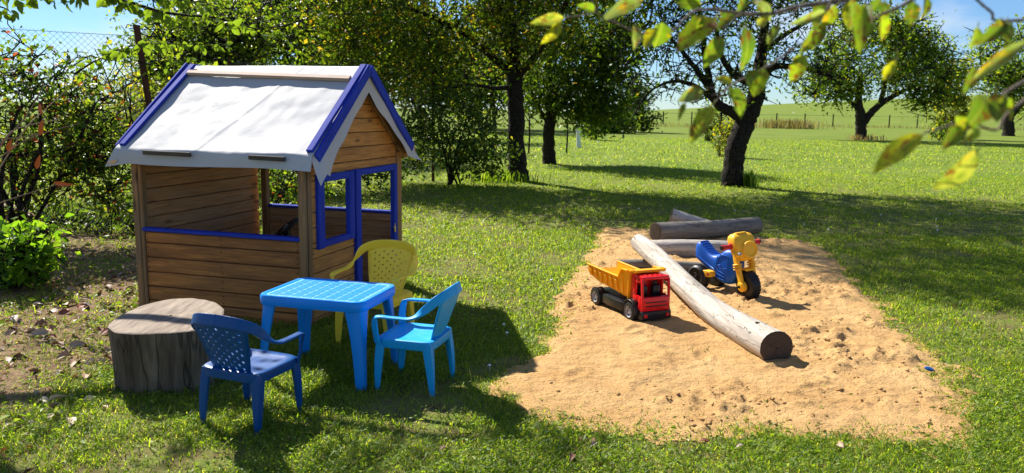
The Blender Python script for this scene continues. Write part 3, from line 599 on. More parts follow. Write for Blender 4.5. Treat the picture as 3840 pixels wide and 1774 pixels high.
# blue barge boards and roof battens
for x, zt, dx in ((0.100, 1.772, 0), (-1.428, 1.785, 0)):
    for s in (-1, 1):
        e = 0.770 if s < 0 else 0.762
        plank(house, 'barge_board', (x, 0.7375+s*e, zt-0.048-0.78*e), (x, 0.7375+s*0.004, zt-0.048), (0, -s*0.78, 1), 0.074, 0.022, M['blue'], 0.005)
for x, w in ((0.064, 0.048), (-1.368, 0.046)):
    for s in (-1, 1):
        n_ = Vector((0, s*RS, 1)).normalized(); off = n_*0.018
        plank(house, 'roof_batten', Vector((x, 0.7375+s*0.785, TA-RS*0.785))+off, Vector((x, 0.7375+s*0.012, TA-RS*0.012))+off, (1, 0, 0), w, 0.024, M['blue'], 0.004)
n_ = Vector((0, -RS, 1)).normalized()
plank(house, 'ridge_batten', Vector((-1.350, 0.637, 1.672))+n_*0.018, Vector((0.026, 0.592, 1.634))+n_*0.018, (0, 1, RS), 0.042, 0.026, M['wood_pale'], 0.003, 'bare pale wooden batten across the roof sheet')
for x0, x1, zz in ((-1.158, -0.784, 1.128), (-0.345, -0.082, 1.122)):
    plank(house, 'clamping_block', (x0, -0.106, zz), (x1, -0.106, zz-0.004), (0, 0, 1), 0.030, 0.022, M['wood_dark'], 0.004)
# black toy steering wheel inside
Mh = house.matrix_basis
wl_ = empty('steering_wheel', Mh @ Vector((-0.73, 0.92, 0.0)), -YAW+0.5, 'black plastic steering wheel inside the playhouse', 'toy')
tor = MB(); rr = []
T_ = Matrix.Translation((0, 0, 0.50)) @ Matrix.Rotation(math.radians(-38), 4, 'Y')
ring = [T_ @ Vector((0.125*math.cos(w), 0.125*math.sin(w), 0)) for w in np.linspace(0, 2*math.pi, 41)]
MB().tube(ring, 0.015, 8, False).build('rim', M['black'], wl_, 60)
MB().tube([T_ @ Vector((-0.12, 0, 0)), T_ @ Vector((0, 0, -0.01)), T_ @ Vector((0.12, 0, 0))], 0.017, 8).tube([T_ @ Vector((0, 0.12, 0)), T_ @ Vector((0, -0.12, 0))], 0.014, 8).build('spokes', M['black'], wl_, 60)
MB().tube([(0, 0, 0.0), (0.01, 0, 0.3), T_ @ Vector((0, 0, 0))], [0.05, 0.03, 0.03], 12).build('column', M['black'], wl_, 60)

# ------------------------------------------------------------------ plastic chairs
def chair(label, mat, loc, rz, hole, sc=1.0, name='plastic_chair'):
    root = empty(name, (loc[0], loc[1], 0), rz, label, 'chair', 'small plastic armchairs round the table'); root.scale = (sc, sc, sc)
    # seat shell
    rings = []
    for a, b, z_ in ((.152, .140, .226), (.163, .152, .232), (.168, .158, .262), (.166, .156, .276), (.158, .148, .280), (.13, .12, .274), (.07, .065, .270), (.012, .012, .269)):
        rings.append([(x, y-0.004, z_) for x, y in rrect(a, b, 6, 40)])
    MB().loft(rings).build('seat', mat, root, 50)
    for sx in (-1, 1):
        for sy in (-1, 1):
            rg = []
            for f in (0, .12, .3, .5, .7, .88, 1.0):
                w = .026*(1-f)**1.2+.021; t_ = .011; cx = sx*(.158+.004*f); cy = sy*(.146+(.008 if sy > 0 else .020)*f); z_ = .272*(1-f)
                bul = .006*math.sin(f*3.14)
                L_ = [(bul, bul), (-w, bul*.6), (-w, -t_), (-w*.55, -t_*1.5), (-t_*1.5, -w*.55), (-t_, -w), (bul*.6, -w)]
                rg.append([(cx+sx*p, cy+sy*q, z_) for p, q in L_])
            MB().loft(rg).build('leg', mat, root, 50, 0.003, 2)
    # back panel with a lattice of lozenge holes
    nx, nz = 11, 13; mb = MB()
    def S(u, t_):
        hw = .098+.050*t_**0.8; y_ = -.138-.092*t_+.034*u*u*(0.4+0.6*t_); z_ = .262+.250*t_-.030*u*u*t_
        return Vector((u*hw, y_, z_))
    for a in range(nx):
        for b in range(nz):
            us = (-1+2*a/nx, -1+2*(a+1)/nx); ts = (b/nz, (b+1)/nz)
            c = [S(us[0], ts[0]), S(us[1], ts[0]), S(us[1], ts[1]), S(us[0], ts[1])]
            if hole > 0 and 0 < a < nx-1 and 0 < b < nz-1 and (a+b) % 2 == 0:
                m = S(sum(us)/2, sum(ts)/2); d = [m+((c[k]+c[(k+1) % 4])/2-m)*hole for k in range(4)]
                mb.add(c+d, [(0, 1, 4), (1, 5, 4), (1, 2, 5), (2, 6, 5), (2, 3, 6), (3, 7, 6), (3, 0, 7), (0, 4, 7)])
            else: mb.add(c, [(0, 1, 2, 3)])
    bk = mb.build('backrest', mat, root, 60); md = bk.modifiers.new('thickness', 'SOLIDIFY'); md.thickness = 0.005; md.offset = 0
    # top rim running down into the arm rests
    R_ = [(.158, .140, .250), (.172, .146, .32), (.184, .142, .372), (.192, .118, .398), (.198, .03, .400), (.198, -.055, .404), (.190, -.115, .440), (.168, -.175, .492), (.105, -.212, .517)]
    U_ = [(.9, .5, 0), (.9, .5, 0), (.8, .3, .4), (.1, .05, 1), (0, 0, 1), (.1, -.1, 1), (.35, -.55, .8), (.25, -.9, .5), (.1, -1, .35)]
    W_ = [(.021, .007), (.020, .007), (.018, .007), (.018, .006), (.018, .006), (.018, .006), (.020, .006), (.024, .006), (.026, .006)]
    def arm(s):
        P = [Vector((s*x, y, z_)) for x, y, z_ in R_]+[Vector((0, -.224, .525))]; U = [Vector((s*a, b, c)) for a, b, c in U_]+[Vector((0, -1, .35))]; W = W_+[(.027, .006)]
        m = 6; path = crom(P, m); ups = crom(U, m); ws = [(p.x, p.y) for p in crom([(a, b, 0) for a, b in W], m)]
        return path, ups, ws
    for s in (-1, 1):
        p, u, w = arm(s); sweep(MB(), p, u, w).build('armrest', mat, root, 60)
    return root
chair('royal blue plastic chair with lattice back seen from behind, beside the stump', M['chair_dark'], (-1.205, 3.515), math.radians(-21), 0.80, 1.0)
chair('sky blue plastic chair in profile, right of the blue table', M['chair_light'], (-0.505, 4.02), math.radians(75), 0.0, 1.01)
chair('yellow plastic chair behind the table, by the playhouse door', M['chair_yellow'], (-0.845, 4.76), math.radians(162), 0.50, 1.11)

# ------------------------------------------------------------------ table
tb = empty('plastic_table', (-0.990, 4.175, 0), math.radians(-14.4), 'bright blue square plastic table with tile patterned top', 'table')
TX, TY, TZ = 0.304, 0.240, 0.468
def tabout(ins, n=10):                                          # outline with small scooped corners
    a, b = TX-ins, TY-ins; r = 0.062; out = []
    for sx, sy, rev in ((1, 1, 0), (-1, 1, 1), (-1, -1, 0), (1, -1, 1)):
        arc = [(a-r*(1-math.cos(w)), b-r*(1-math.sin(w))) for w in np.linspace(0, math.pi/2, 6)]
        arc = [(sx*x, sy*y) for x, y in arc]; out += arc[::-1] if rev else arc
    return out
MB().loft([[(x, y, z_) for x, y in tabout(i_)] for i_, z_ in ((.004, TZ-.054), (0, TZ-.04), (0, TZ-.008), (.005, TZ), (.020, TZ), (.026, TZ-.004))]).build('table_top', M['table'], tb, 45)
t = NT('worn_table_line'); t.bsdf(t.mix(t.noise(t.coord(), 20, 4), (0.14, 0.48, 0.88), (0.24, 0.58, 0.92)), .45); M['table_line'] = t.m
MB().box(-TX+.034, TX-.034, -TY+.034, TY-.034, TZ-.006, TZ-.0032).build('tile_bed', M['table_line'], tb, 30, .001, 1)
nx, ny = 8, 7; cx, cy = (2*TX-.085)/nx, (2*TY-.085)/ny
tile = MB().loft([[(x, y, z_) for x, y in rrect(cx/2-i_, cy/2-i_, 12, 12)] for i_, z_ in ((.0030, 0), (.0030, .0014), (.0040, .0026))]).mesh('tile'); tile.materials.append(M['table'])
for a in range(nx):
    for b in range(ny):
        o = link('tile', tile, None, tb); o.location = ((a-(nx-1)/2)*cx, (b-(ny-1)/2)*cy, TZ-.0045)
for sx in (-1, 1):
    for sy in (-1, 1):
        rg = []
        for f in (0, .08, .2, .4, .6, .8, 1.0):
            w = .034*(1-f)**3+.062-.018*f; px = sx*(TX-.014+.018*f); py = sy*(TY-.014+.016*f); z_ = (TZ-.03)*(1-f)
            r_ = [(0, -.5*w), (-.16*w, -.16*w), (-.5*w, 0), (-w, 0), (-w, -.016), (-.5*w, -.03), (-.03, -.5*w), (-.016, -w), (0, -w)]
            rg.append([(px+sx*p, py+sy*q, z_) for p, q in r_])
        MB().loft(rg).build('leg', M['table'], tb, 50, 0.003, 2)

# ------------------------------------------------------------------ stump
st_d = [(268, 824), (286, 836), (325, 842), (387, 841), (444, 838), (495, 832), (540, 815), (563, 793), (563, 777), (545, 763), (516, 755), (478, 751), (428, 754), (380, 763), (332, 780), (288, 802)]
topP = [G(x, y, 0.325) for x, y in st_d]; c0 = sum(topP, Vector())/len(topP)
st = empty('tree_stump', (c0.x, c0.y, 0), 0, 'large sawn grey tree stump left of the blue chairs', 'stump')
loc_ = [p-Vector((c0.x, c0.y, 0.325)) for p in topP]; ol = crom(loc_+[loc_[0]], 5)[:-1]
rgs = []
for f in np.linspace(0, 1, 12):
    rg = []
    for k, p in enumerate(ol):
        a = math.atan2(p.y, p.x); nz_ = mnoise.fractal(Vector((math.cos(a)*4, math.sin(a)*4, f*0.5)), 1.0, 2.0, 4)*0.028*(0.3+0.7*(1-f))
        gro = 0.006*abs(math.sin(a*9+1.3*math.sin(a*4)))
        k_ = 0.93+0.07*f+(0.06*(1-f)**6); rg.append((p.x*k_*(1+nz_*1.5)-p.normalized().x*gro, p.y*k_*(1+nz_*1.5)-p.normalized().y*gro, -0.02+0.345*f))
    rgs.append(rg)
MB().loft(rgs, cap=False).build('side', M['stump_side'], st, 60)
rg = [Vector(p) for p in rgs[-1]]; tops = []
for k in (1.0, 0.985, 0.93, 0.8, 0.6, 0.4, 0.2, 0.03):
    tops.append([(p.x*k, p.y*k, 0.325+(0.004 if k < 0.99 else 0)+0.006*mnoise.noise(Vector((p.x*k*14, p.y*k*14, 2)))*(k < 0.98)) for p in rg])
MB().loft(tops, cap=False).build('cut_top', M['stump_top'], st, 60)

# ------------------------------------------------------------------ logs
def log(label, pts, rads, mat, name='log', wob=0.06, n=22, end=True, group='logs lying in the sand pit'):
    pts = [Vector(p) for p in pts]; base = Vector((pts[0].x, pts[0].y, pts[0].z)); path = crom(pts, 10); R = np.interp(np.linspace(0, 1, len(path)), np.linspace(0, 1, len(rads)), rads)
    root = empty(name, base, 0, label, 'log', group); t = (path[-1]-path[0]).normalized(); x = t; zz = (Vector((0, 0, 1))-x*x.z).normalized(); yy = zz.cross(x); B = Matrix((x, yy, zz)).transposed()
    Bi = B.inverted(); rings = []; sd = len(label)
    for k, p in enumerate(path):
        q = Bi @ (p-base); rings.append([q+Vector((0, math.cos(w), math.sin(w)))*R[k]*(1+wob*mnoise.fractal(Vector((q.x*2.2+sd, math.cos(w)*1.3, math.sin(w)*1.3)), 1, 2, 3)) for w in (2*math.pi*j/n for j in range(n))])
    def mat4(): m = B.to_4x4(); return m
    o = MB().loft(rings, cap=False).build('log_side', mat, root, 70); o.matrix_local = mat4()
    for ring, sg, nm in ((rings[0], -1, 'cut_end'), (rings[-1], 1, 'cut_end')):
        c = sum((Vector(p) for p in ring), Vector())/n
        o = MB().loft([[Vector(p)-c+Vector((0.002*sg, 0, 0)) for p in ring], [(Vector(p)-c)*0.93+Vector((0.007*sg, 0, 0)) for p in ring], [(Vector(p)-c)*0.5+Vector((0.009*sg, 0, 0)) for p in ring], [(Vector(p)-c)*0.03+Vector((0.009*sg, 0, 0)) for p in ring]], cap=False).build(nm, M['log_end'], root, 30)
        m = mat4(); m.translation = B @ c; o.matrix_local = m
    return root
log('long pale curved log with its cut end facing forward', [(1.570, 4.470, .092), (1.480, 4.86, .092), (1.395, 5.32, .100), (1.345, 5.85, .135), (1.300, 6.45, .175), (1.252, 7.00, .205), (1.215, 7.38, .222)], [.102, .097, .091, .087, .086, .087, .083], M['log'])
kn = MB().lathe([(.001, .004), (.012, .003), (.017, -.004)], 'z', 12).build('knot_hole', M['log_end'], bpy.data.objects['log'], 40); kn.location = Vector((1.512, 4.66, .192))-bpy.data.objects['log'].location; kn.rotation_euler = (.05, .15, .3)
log('dark grey log lying across the back of the sand pit', [(1.60, 8.66, .13), (2.15, 8.92, .125), (2.92, 9.28, .14)], [.112, .105, .100], M['log_dark'])
log('short pale log end poking up behind the dark log', [(1.95, 9.55, .20), (2.25, 9.50, .12), (2.55, 9.45, .05)], [.095, .085, .08], M['log'])
log('pale log half buried behind the ride-on toy', [(1.42, 7.92, .075), (1.75, 7.86, .085), (2.35, 7.90, .08)], [.085, .095, .09], M['log'])
log('thin grey log under the raised end of the curved log', [(0.98, 7.13, .05), (1.35, 7.10, .055), (1.95, 7.02, .045)], [.052, .058, .05], M['log_dark'])
o = log('split brown log lying under the fence at the left edge', [AT(-60, 520, 8.3), AT(40, 545, 8.25), AT(105, 578, 8.2)], [.11, .12, .07], M['log'], name='log', group=None)
mt = wood('split_bark', (0.36, 0.17, 0.07), (0.20, 0.09, 0.04), (0.30, 0.2, 0.12), 0.4, False)
for c in o.children: c.data.materials.clear(); c.data.materials.append(mt)

# ------------------------------------------------------------------ toy tipper truck
tk = empty('toy_truck', (0.953, 5.379, 0.006), math.radians(-66.7), 'red and amber toy tipper truck with black wheels in the sand', 'toy')
def bbx(name, mat, x0, x1, y0, y1, z0, z1, bv=0.004, parent=tk, seg=2, M_=None): return MB().box(x0, x1, y0, y1, z0, z1, M_).build(name, mat, parent, 40, bv, seg)
def wheel(parent, x, y, r, w, side, spokes=True):
    wh = empty('wheel', (x, y, r)); wh.parent = parent
    prof = [(r*.60, -w*.5), (r*.86, -w*.5), (r*.96, -w*.42), (r, -w*.25), (r, w*.25), (r*.96, w*.42), (r*.86, w*.5), (r*.60, w*.5)]
    tb_ = MB().lathe(prof, 'y', 30, closed=True)
    for k in range(22):
        a = 2*math.pi*k/22
        for s in (-1, 1): tb_.box(-.006, .006, s*w*.36-w*.13, s*w*.36+w*.13, r*.955, r*1.025, Matrix.Rotation(a+(.07 if s > 0 else 0), 4, 'Y'))
    tb_.build('tyre', M['tyre'], wh, 40)
    o_ = side*w*.5
    rim = MB().lathe([(r*.62, o_*.98), (r*.62, o_*.55), (r*.56, o_*.75), (r*.52, o_*.72)], 'y', 28)
    MB().lathe([(r*.60, o_*.30), (.001, o_*.30)], 'y', 24).build('wheel_well', M['black'], wh, 40)
    rim = MB().lathe([(r*.63, o_*.96), (r*.57, o_*.96), (r*.50, o_*.70), (r*.50, o_*.45), (r*.63, o_*.45)], 'y', 30, closed=True)
    rim.lathe([(r*.20, o_*.45), (r*.20, o_*.80), (r*.13, o_*.80), (r*.12, o_*.60), (.001, o_*.60)], 'y', 18)
    for k in range(5): rim.box(-r*.095, r*.095, min(o_*.42, o_*.68), max(o_*.42, o_*.68), r*.15, r*.54, Matrix.Rotation(2*math.pi*k/5+.3, 4, 'Y'))
    rim.build('rim', M['silver'], wh, 40)
    return wh
for x in (0, -0.478):
    for s in (-1, 1): wheel(tk, x, s*.113, .069, .064, s)
bbx('chassis', M['black'], -.56, .09, -.075, .075, .055, .115, .006)
for s in (-1, 1):
    bbx('side_box', M['black'], -.385, -.100, min(s*.075, s*.136), max(s*.075, s*.136), .042, .112, .010)
    arc = [Vector((.083*math.cos(w), s*.110, .069+.083*math.sin(w))) for w in np.linspace(0.0, math.pi*1.02, 15)]
    sweep(MB(), arc, [Vector((math.cos(w), 0, math.sin(w))) for w in np.linspace(0.0, math.pi*1.02, 15)], [(.034, .006)]*15).build('mudguard', M['black'], tk, 50)
# cab shell
cb = empty('cab'); cb.parent = tk
def cbx(name, *a, mat=M['red'], bv=.005): return bbx(name, mat, *a, bv=bv, parent=cb)
cbx('front_panel', .098, .122, -.113, .113, .092, .190)
for zz in (.128, .154): cbx('grille_slot', .1195, .1235, -.085, .085, zz-.0045, zz+.0045, mat=M['black'], bv=.001)
cbx('dashboard', .03, .0985, -.105, .105, .168, .186, mat=M['black'])
cbx('roof', -.030, .112, -.111, .111, .308, .334, bv=.012)
for y in (-.06, -.02, .02, .06): cbx('roof_rib', -.022, .095, y-.008, y+.008, .330, .338, bv=.002)
cbx('rear_panel', -.032, -.018, -.112, .112, .10, .315)
for s in (-1, 1):
    y0, y1 = sorted((s*.1145, s*.100))
    MB().loft([[Vector((x, yy, z_)) for x, z_ in ((.121, .188), (.114, .19), (.098, .316), (.108, .318))] if False else [Vector(p) for p in ((.121, yy, .186), (.104, yy, .186), (.092, yy, .318), (.110, yy, .318))] for yy in (y0, y1)]).build('pillar', M['red'], cb, 40, .003)
    cbx('side_lower', .072, .1, y0, y1, .094, .192); cbx('side_panel', -.02, .075, y0, y1, .150, .196); cbx('side_rear', -.02, .034, y0, y1, .19, .312)
    cbx('side_header', .03, .096, y0, y1, .286, .314); cbx('seat', .005, .045, s*.052-.030, s*.052+.030, .186, .255, mat=M['black'], bv=.010); cbx('headrest', .004, .026, s*.052-.018, s*.052+.018, .255, .282, mat=M['black'], bv=.008)
    cbx('step', .072, .1, y0-.001, y1+.001, .086, .097, mat=M['black'], bv=.002)
    bbx('bumper_lamp', M['red'], .1335, .1395, s*.088-.012, s*.088+.012, .052, .076, .002)
bbx('cab_floor', M['black'], -.02, .1, -.108, .108, .092, .105, .003)
bbx('bumper', M['black'], .070, .135, -.120, .120, .033, .092, .008)
for k in range(4): bbx('bumper_slot', M['black'], .1335, .1380, -.062, .062, .040+.008*k, .0445+.008*k, .001)
# tipper body
tp = empty('tipper_body'); tp.parent = tk
prof = [(-.625, .296), (-.16, .284), (-.120, .350), (-.045, .352), (-.045, .165), (-.10, .158), (-.50, .188), (-.555, .205), (-.625, .235)]
for s in (-1, 1):
    def yy(z_, o_): return s*(.105+.026*min(1, max(0, (z_-.14)/.11))+o_)
    MB().loft([[(x, yy(z_, 0), z_) for x, z_ in prof], [(x, yy(z_, -.006), z_) for x, z_ in prof]]).build('side_wall', M['amber'], tp, 30, .002, 1)
    for k in range(7):
        x = -.575+.074*k; zt = .284-(x+.16)*.026 if x < -.16 else .345; zl = .20 if x > -.5 else .235
        MB().loft([[(x-.014, yy(zt-.025, .008), zt-.025), (x+.014, yy(zt-.025, .008), zt-.025), (x+.018, yy(zt-.025, -.001), zt-.025), (x-.018, yy(zt-.025, -.001), zt-.025)], [(x-.014, yy(zl, .008), zl-.010), (x+.014, yy(zl, .008), zl-.010), (x+.018, yy(zl, -.001), zl-.024), (x-.018, yy(zl, -.001), zl-.024)]]).build('side_rib', M['amber'], tp, 30, .003, 1)
    rim_ = [Vector((x, yy(z_, .003), z_)) for x, z_ in ((-.628, .296), (-.40, .290), (-.162, .285), (-.122, .350), (-.045, .352))]
    sweep(MB(), rim_, [Vector((0, 0, 1))]*5, [(.011, .005)]*5).build('top_rim', M['amber'], tp, 40)
    sweep(MB(), [Vector((-.045, s*.128, .350)), Vector((.02, s*.128, .352)), Vector((.048, s*.110, .356))], [Vector((0, 0, 1))]*3, [(.012, .006)]*3)
MB().loft([[(-.625, y, .250), (-.555, y, .210), (-.50, y, .194), (-.10, y, .164), (-.045, y, .171), (-.045, y, .165), (-.10, y, .158), (-.50, y, .188), (-.555, y, .204), (-.625, y, .244)] for y in (-.115, .115)]).build('floor', M['amber'], tp, 30)
bbx('front_wall', M['amber'], -.053, -.043, -.127, .127, .15, .350, .003, tp)
bbx('visor', M['amber'], -.05, .026, -.130, .130, .3485, .3565, .003, tp)
bbx('visor_lip', M['amber'], .0225, .030, -.130, .130, .3445, .364, .003, tp)
for s in (-1, 1): bbx('visor_end', M['amber'], -.02, .028, min(s*.122, s*.131), max(s*.122, s*.131), .352, .370, .003, tp)

# ------------------------------------------------------------------ ride-on motor trike
mo = empty('ride_on_trike', (1.650, 6.455, 0.004), math.radians(-58.3), 'blue and yellow ride-on toy motorcycle with three black wheels', 'toy')
secs = [(-.115, .255, .345, .030), (-.10, .235, .372, .055), (-.06, .215, .388, .068), (-.01, .195, .352, .072), (.05, .165, .312, .072), (.11, .125, .300, .072), (.165, .095, .318, .073), (.205, .082, .352, .075), (.25, .080, .368, .075), (.30, .095, .366, .070), (.335, .14, .352, .055), (.352, .19, .33, .03)]
cs = crom([(a, b, c) for a, b, c, d in secs], 4); hw = [p.x for p in crom([(d, 0, 0) for a, b, c, d in secs], 4)]
rg = []
for p, h_ in zip(cs, hw):
    zc, hh = (p.y+p.z)/2, (p.z-p.y)/2; rg.append([(p.x, y, zc+z_) for y, z_ in rrect(h_, hh, 3.6, 28)])
body = MB().loft(rg).build('body', M['trike_blue'], mo, 60)
for k in range(7):                                             # moulded seat ribs
    x = -.055+.022*k; zt = float(np.interp(x, [p.x for p in cs], [p.z for p in cs]))
    MB().tube([(x-.006, -.048, zt-.004), (x, -.02, zt+.002), (x, .02, zt+.002), (x-.006, .048, zt-.004)], .0055, 8).build('seat_rib', M['trike_blue'], body, 60)
for s in (-1, 1):
    for k in range(4):
        z0 = .115+.026*k; MB().tube([(.12+.012*k, s*.071, z0+.05), (.17+.01*k, s*.075, z0+.012), (.25, s*.073, z0)], .006, 8).build('side_rib', M['trike_blue'], body, 60)
    MB().tube([(.150, s*.070, .175), (.165, s*.073, .225), (.200, s*.075, .235), (.215, s*.075, .205), (.275, s*.073, .215), (.268, s*.071, .315), (.20, s*.074, .325), (.165, s*.073, .265), (.150, s*.071, .175)], .005, 8).build('tank_moulding', M['trike_blue'], body, 60)
    MB().tube([(-.09, s*.056, .300), (-.02, s*.071, .250), (.06, s*.0725, .215), (.135, s*.073, .185), (.155, s*.073, .235), (.165, s*.072, .300)], .006, 8).build('seat_moulding', M['trike_blue'], body, 60)
    fp = MB().loft([[(x, s*(.07+yy), z_) for x, z_ in rrect(.048, .026, 4, 20)] for yy in (0, .062)]); fr_ = fp.build('footrest', M['trike_yellow'], mo, 50, .004); fr_.location = (.105, 0, .150)
    MB().lathe([(.013, 0), (.013, .006), (.006, .008), (.001, .008)], 'y', 16).build('bolt', M['red_dull'], fr_, 40).location = (.02, s*.134, 0)
    prof = [(.045, s*.005), (.075, s*.000), (.094, s*.008), (.102, s*.026), (.103, s*.066), (.095, s*.086), (.080, s*.094), (.060, s*.085), (.03, s*.080), (.001, s*.080)]
    wt = MB().lathe(prof, 'y', 34)
    for k in range(20): wt.box(-.007, .007, min(s*.03, s*.066), max(s*.03, s*.066), .098, .106, Matrix.Rotation(2*math.pi*k/20, 4, 'Y'))
    wo = wt.build('rear_wheel', M['tyre'], mo, 45); wo.location = (0, s*.055, .101)
    hb = MB().lathe([(.022, s*.081), (.020, s*.088), (.012, s*.092), (.001, s*.092)], 'y', 16).build('hub', M['tyre'], wo, 40)
    t_ = MB()
    for (x0, z0, w0, h0) in ((-.02, .035, .010, .020), (.006, .028, .008, .013)) if s > 0 else ((-.015, .04, .013, .022), (.0, .024, .008, .012), (-.045, -.03, .008, .018)):
        t_.lathe([(.001, s*.0815), (h0*.5, s*.0818)], 'y', 7, (x0, 0, z0))
    t_.build('scuff', M['silver'], wo, 30)
MB().tube([(0, -.12, .101), (0, .12, .101)], .012, 10).build('axle', M['black'], mo, 50)
# front end, steered and raked
fA = Vector((.34, -.94, 0)).normalized(); sA = Vector((.94, .34, 0)).normalized()
Mi = mo.matrix_basis.inverted()
fo = empty('front_fork'); fo.parent = mo
uA = (Vector((0, 0, 1))-fA*.20-sA*.11).normalized(); s2 = (sA-uA*sA.dot(uA)).normalized(); f2 = s2.cross(uA)*-1 if s2.cross(uA).dot(fA) < 0 else s2.cross(uA)
Wm = Matrix((f2, s2, uA)).transposed().to_4x4(); Wm.translation = Vector((1.895, 6.055, 0.004)) - uA*0.0
fo.matrix_local = Mi @ Wm @ Matrix.Diagonal((1.08, 1.08, 1.08, 1))                                       # local: x forward, y to the picture's right, z up the fork
prof = [(.03, -.030), (.085, -.040), (.101, -.034), (.107, -.02), (.107, .02), (.101, .034), (.085, .040), (.03, .030)]
wt = MB().lathe(prof, 'y', 36)
for k in range(24):
    for s in (-1, 1): wt.box(-.006, .006, s*.018-.010, s*.018+.010, .103, .1095, Matrix.Rotation(2*math.pi*k/24+(.13 if s > 0 else 0), 4, 'Y'))
wo = wt.build('front_wheel', M['tyre'], fo, 45); wo.location = (0, 0, .106)
for s in (-1, 1):
    path = crom([(0, s*.058, .100), (-.002, s*.058, .16), (-.006, s*.060, .22), (-.010, s*.064, .30), (-.010, s*.060, .36)], 5)
    sweep(MB(), path, [Vector((0, 1, 0))]*len(path), [(.024, .013)]*len(path)).build('fork_leg', M['trike_yellow'], fo, 60)
    MB().lathe([(.001, s*.040), (.040, s*.042), (.040, s*.066), (.034, s*.072), (.026, s*.073), (.024, s*.078), (.001, s*.079)], 'y', 26, (0, 0, .104)).build('hub_cover', M['trike_yellow'], fo, 45)
    MB().lathe([(.010, s*.078), (.009, s*.094), (.003, s*.098), (.001, s*.098)], 'y', 12, (0, 0, .104)).build('axle_nut', M['black'], fo, 45)
    for k in range(3): MB().lathe([(.020, -.006), (.032, -.004), (.034, 0), (.032, .004), (.020, .006)], 'z', 20, (-.008, s*.062, .232+.017*k)).build('gaiter', M['trike_yellow'], fo, 60)
    grp = [Vector((-.020, s*.075, .400)), Vector((-.022, s*.110, .402)), Vector((-.030, s*.165, .404))]
    MB().lathe([(.020, 0), (.024, .004), (.024, .012), (.017, .016), (.017, .070), (.021, .072), (.021, .078), (.014, .082), (.001, .082)], 'y', 12).build('hand_grip', M['red_dull'], fo, 40).matrix_local = Matrix.Translation((-.020, s*.082, .405)) @ Matrix.Rotation(0 if s > 0 else math.pi, 4, 'Z')
    MB().lathe([(.016, 0), (.014, .012), (.001, .012)], 'y', 12).build('grip_cap', M['black'], fo, 40).matrix_local = Matrix.Translation((-.020, s*.163, .405)) @ Matrix.Rotation(0 if s > 0 else math.pi, 4, 'Z')
    MB().lathe([(.001, s*.060), (.024, s*.062), (.024, s*.082), (.018, s*.088), (.001, s*.089)], 'y', 18, (.012, 0, .345)).build('indicator', M['trike_yellow'], fo, 50)
fen = [Vector((.118*math.sin(w), 0, .106+.122*math.cos(w))) for w in np.linspace(-.9, .42, 14)]
sweep(MB(), fen, [Vector((math.sin(w), 0, math.cos(w))) for w in np.linspace(-.9, .42, 14)], [(.036, .007)]*14).build('mudguard', M['trike_yellow'], fo, 60)
rg = []
for z_, hx, hy, cx_ in ((.286, .022, .030, 0), (.30, .036, .050, 0), (.34, .046, .068, .002), (.38, .050, .074, 0), (.42, .050, .078, -.006), (.455, .046, .078, -.012), (.478, .036, .070, -.018), (.490, .022, .052, -.024), (.493, .008, .03, -.026)):
    rg.append([(cx_+x*1.12, y*1.12, z_) for x, y in rrect(hx, hy, 7, 28)])
hd = MB().loft(rg).build('head_shell', M['trike_yellow'], fo, 60)
MB().lathe([(.064, .036), (.064, .068), (.060, .074), (.050, .074), (.047, .066), (.001, .070)], 'x', 30, (0, .012, .365)).build('headlight', M['trike_yellow'], hd, 50)
MB().loft([[(x-.010, y, z_) for x, y in rrect(.026, .044, 4, 20)] for z_ in (.485, .497)]).build('top_moulding', M['trike_yellow'], hd, 60, .004)
MB().lathe([(.012, .030), (.012, .052), (.001, .052)], 'x', 10, (.012, -.072, .345)).build('sticker', M['silver'], hd, 40)

# ------------------------------------------------------------------ trees
def dp(pts, y): return [AT(a, b, y) for a, b in pts]
def rng(k): return np.random.default_rng(k)
y1 = 16.26
tree('apple_tree', [([AT(1306, 458, y1), AT(1300, 380, y1), AT(1298, 280, y1), AT(1292, 180, y1), AT(1282, 60, y1), AT(1275, -80, y1), AT(1270, -260, y1)], [.23, .185, .175, .165, .14, .10, .05]),
    ([AT(1290, 200, y1), AT(1340, 150, y1-.3), AT(1390, 70, y1-.6), AT(1440, -20, y1-.9)], [.10, .075, .06, .03]),
    ([AT(1288, 185, y1), AT(1200, 110, y1-.4), AT(1100, 50, y1-.9), AT(1000, 10, y1-1.2)], [.10, .07, .05, .02]),
    ([AT(1290, 220, y1), AT(1240, 222, y1-.4), AT(1190, 215, y1-.7), AT(1090, 225, y1-1)], [.06, .04, .03, .015]),
    ([AT(1285, 110, y1), AT(1240, 0, y1+.5), AT(1150, -150, y1+1)], [.09, .07, .03])],
    [((-1.6, 15.7, 3.9), (2.5, 2.2, 1.4), 230, 46), ((-2.5, 15.4, 2.55), (1.5, 1.4, 0.85), 110, 44), ((0.3, 15.4, 3.3), (1.2, 1.5, 0.9), 90, 42), ((1.0, 15.8, 5.4), (3.0, 2.4, 1.6), 200, 40), ((0.5, 15.8, 7.0), (3.0, 2.6, 1.4), 150, 38), ((-3.0, 16.0, 3.6), (1.4, 1.4, 1.3), 90, 42), ((1.5, 15.0, 4.0), (1.2, 1.0, .6), 50, 36), ((-1.3, 14.4, 8.0), (1.8, 1.4, .9), 120, 36), ((-1.3, 13.7, 5.0), (1.3, .7, .7), 26, 26)],
    M['leaf_green'], M['bark'], 'tall apple tree with thick straight dark trunk right of the playhouse', group='orchard trees', leaf=0.10, rng=rng(11), spread=0.30)
y2 = 21.73
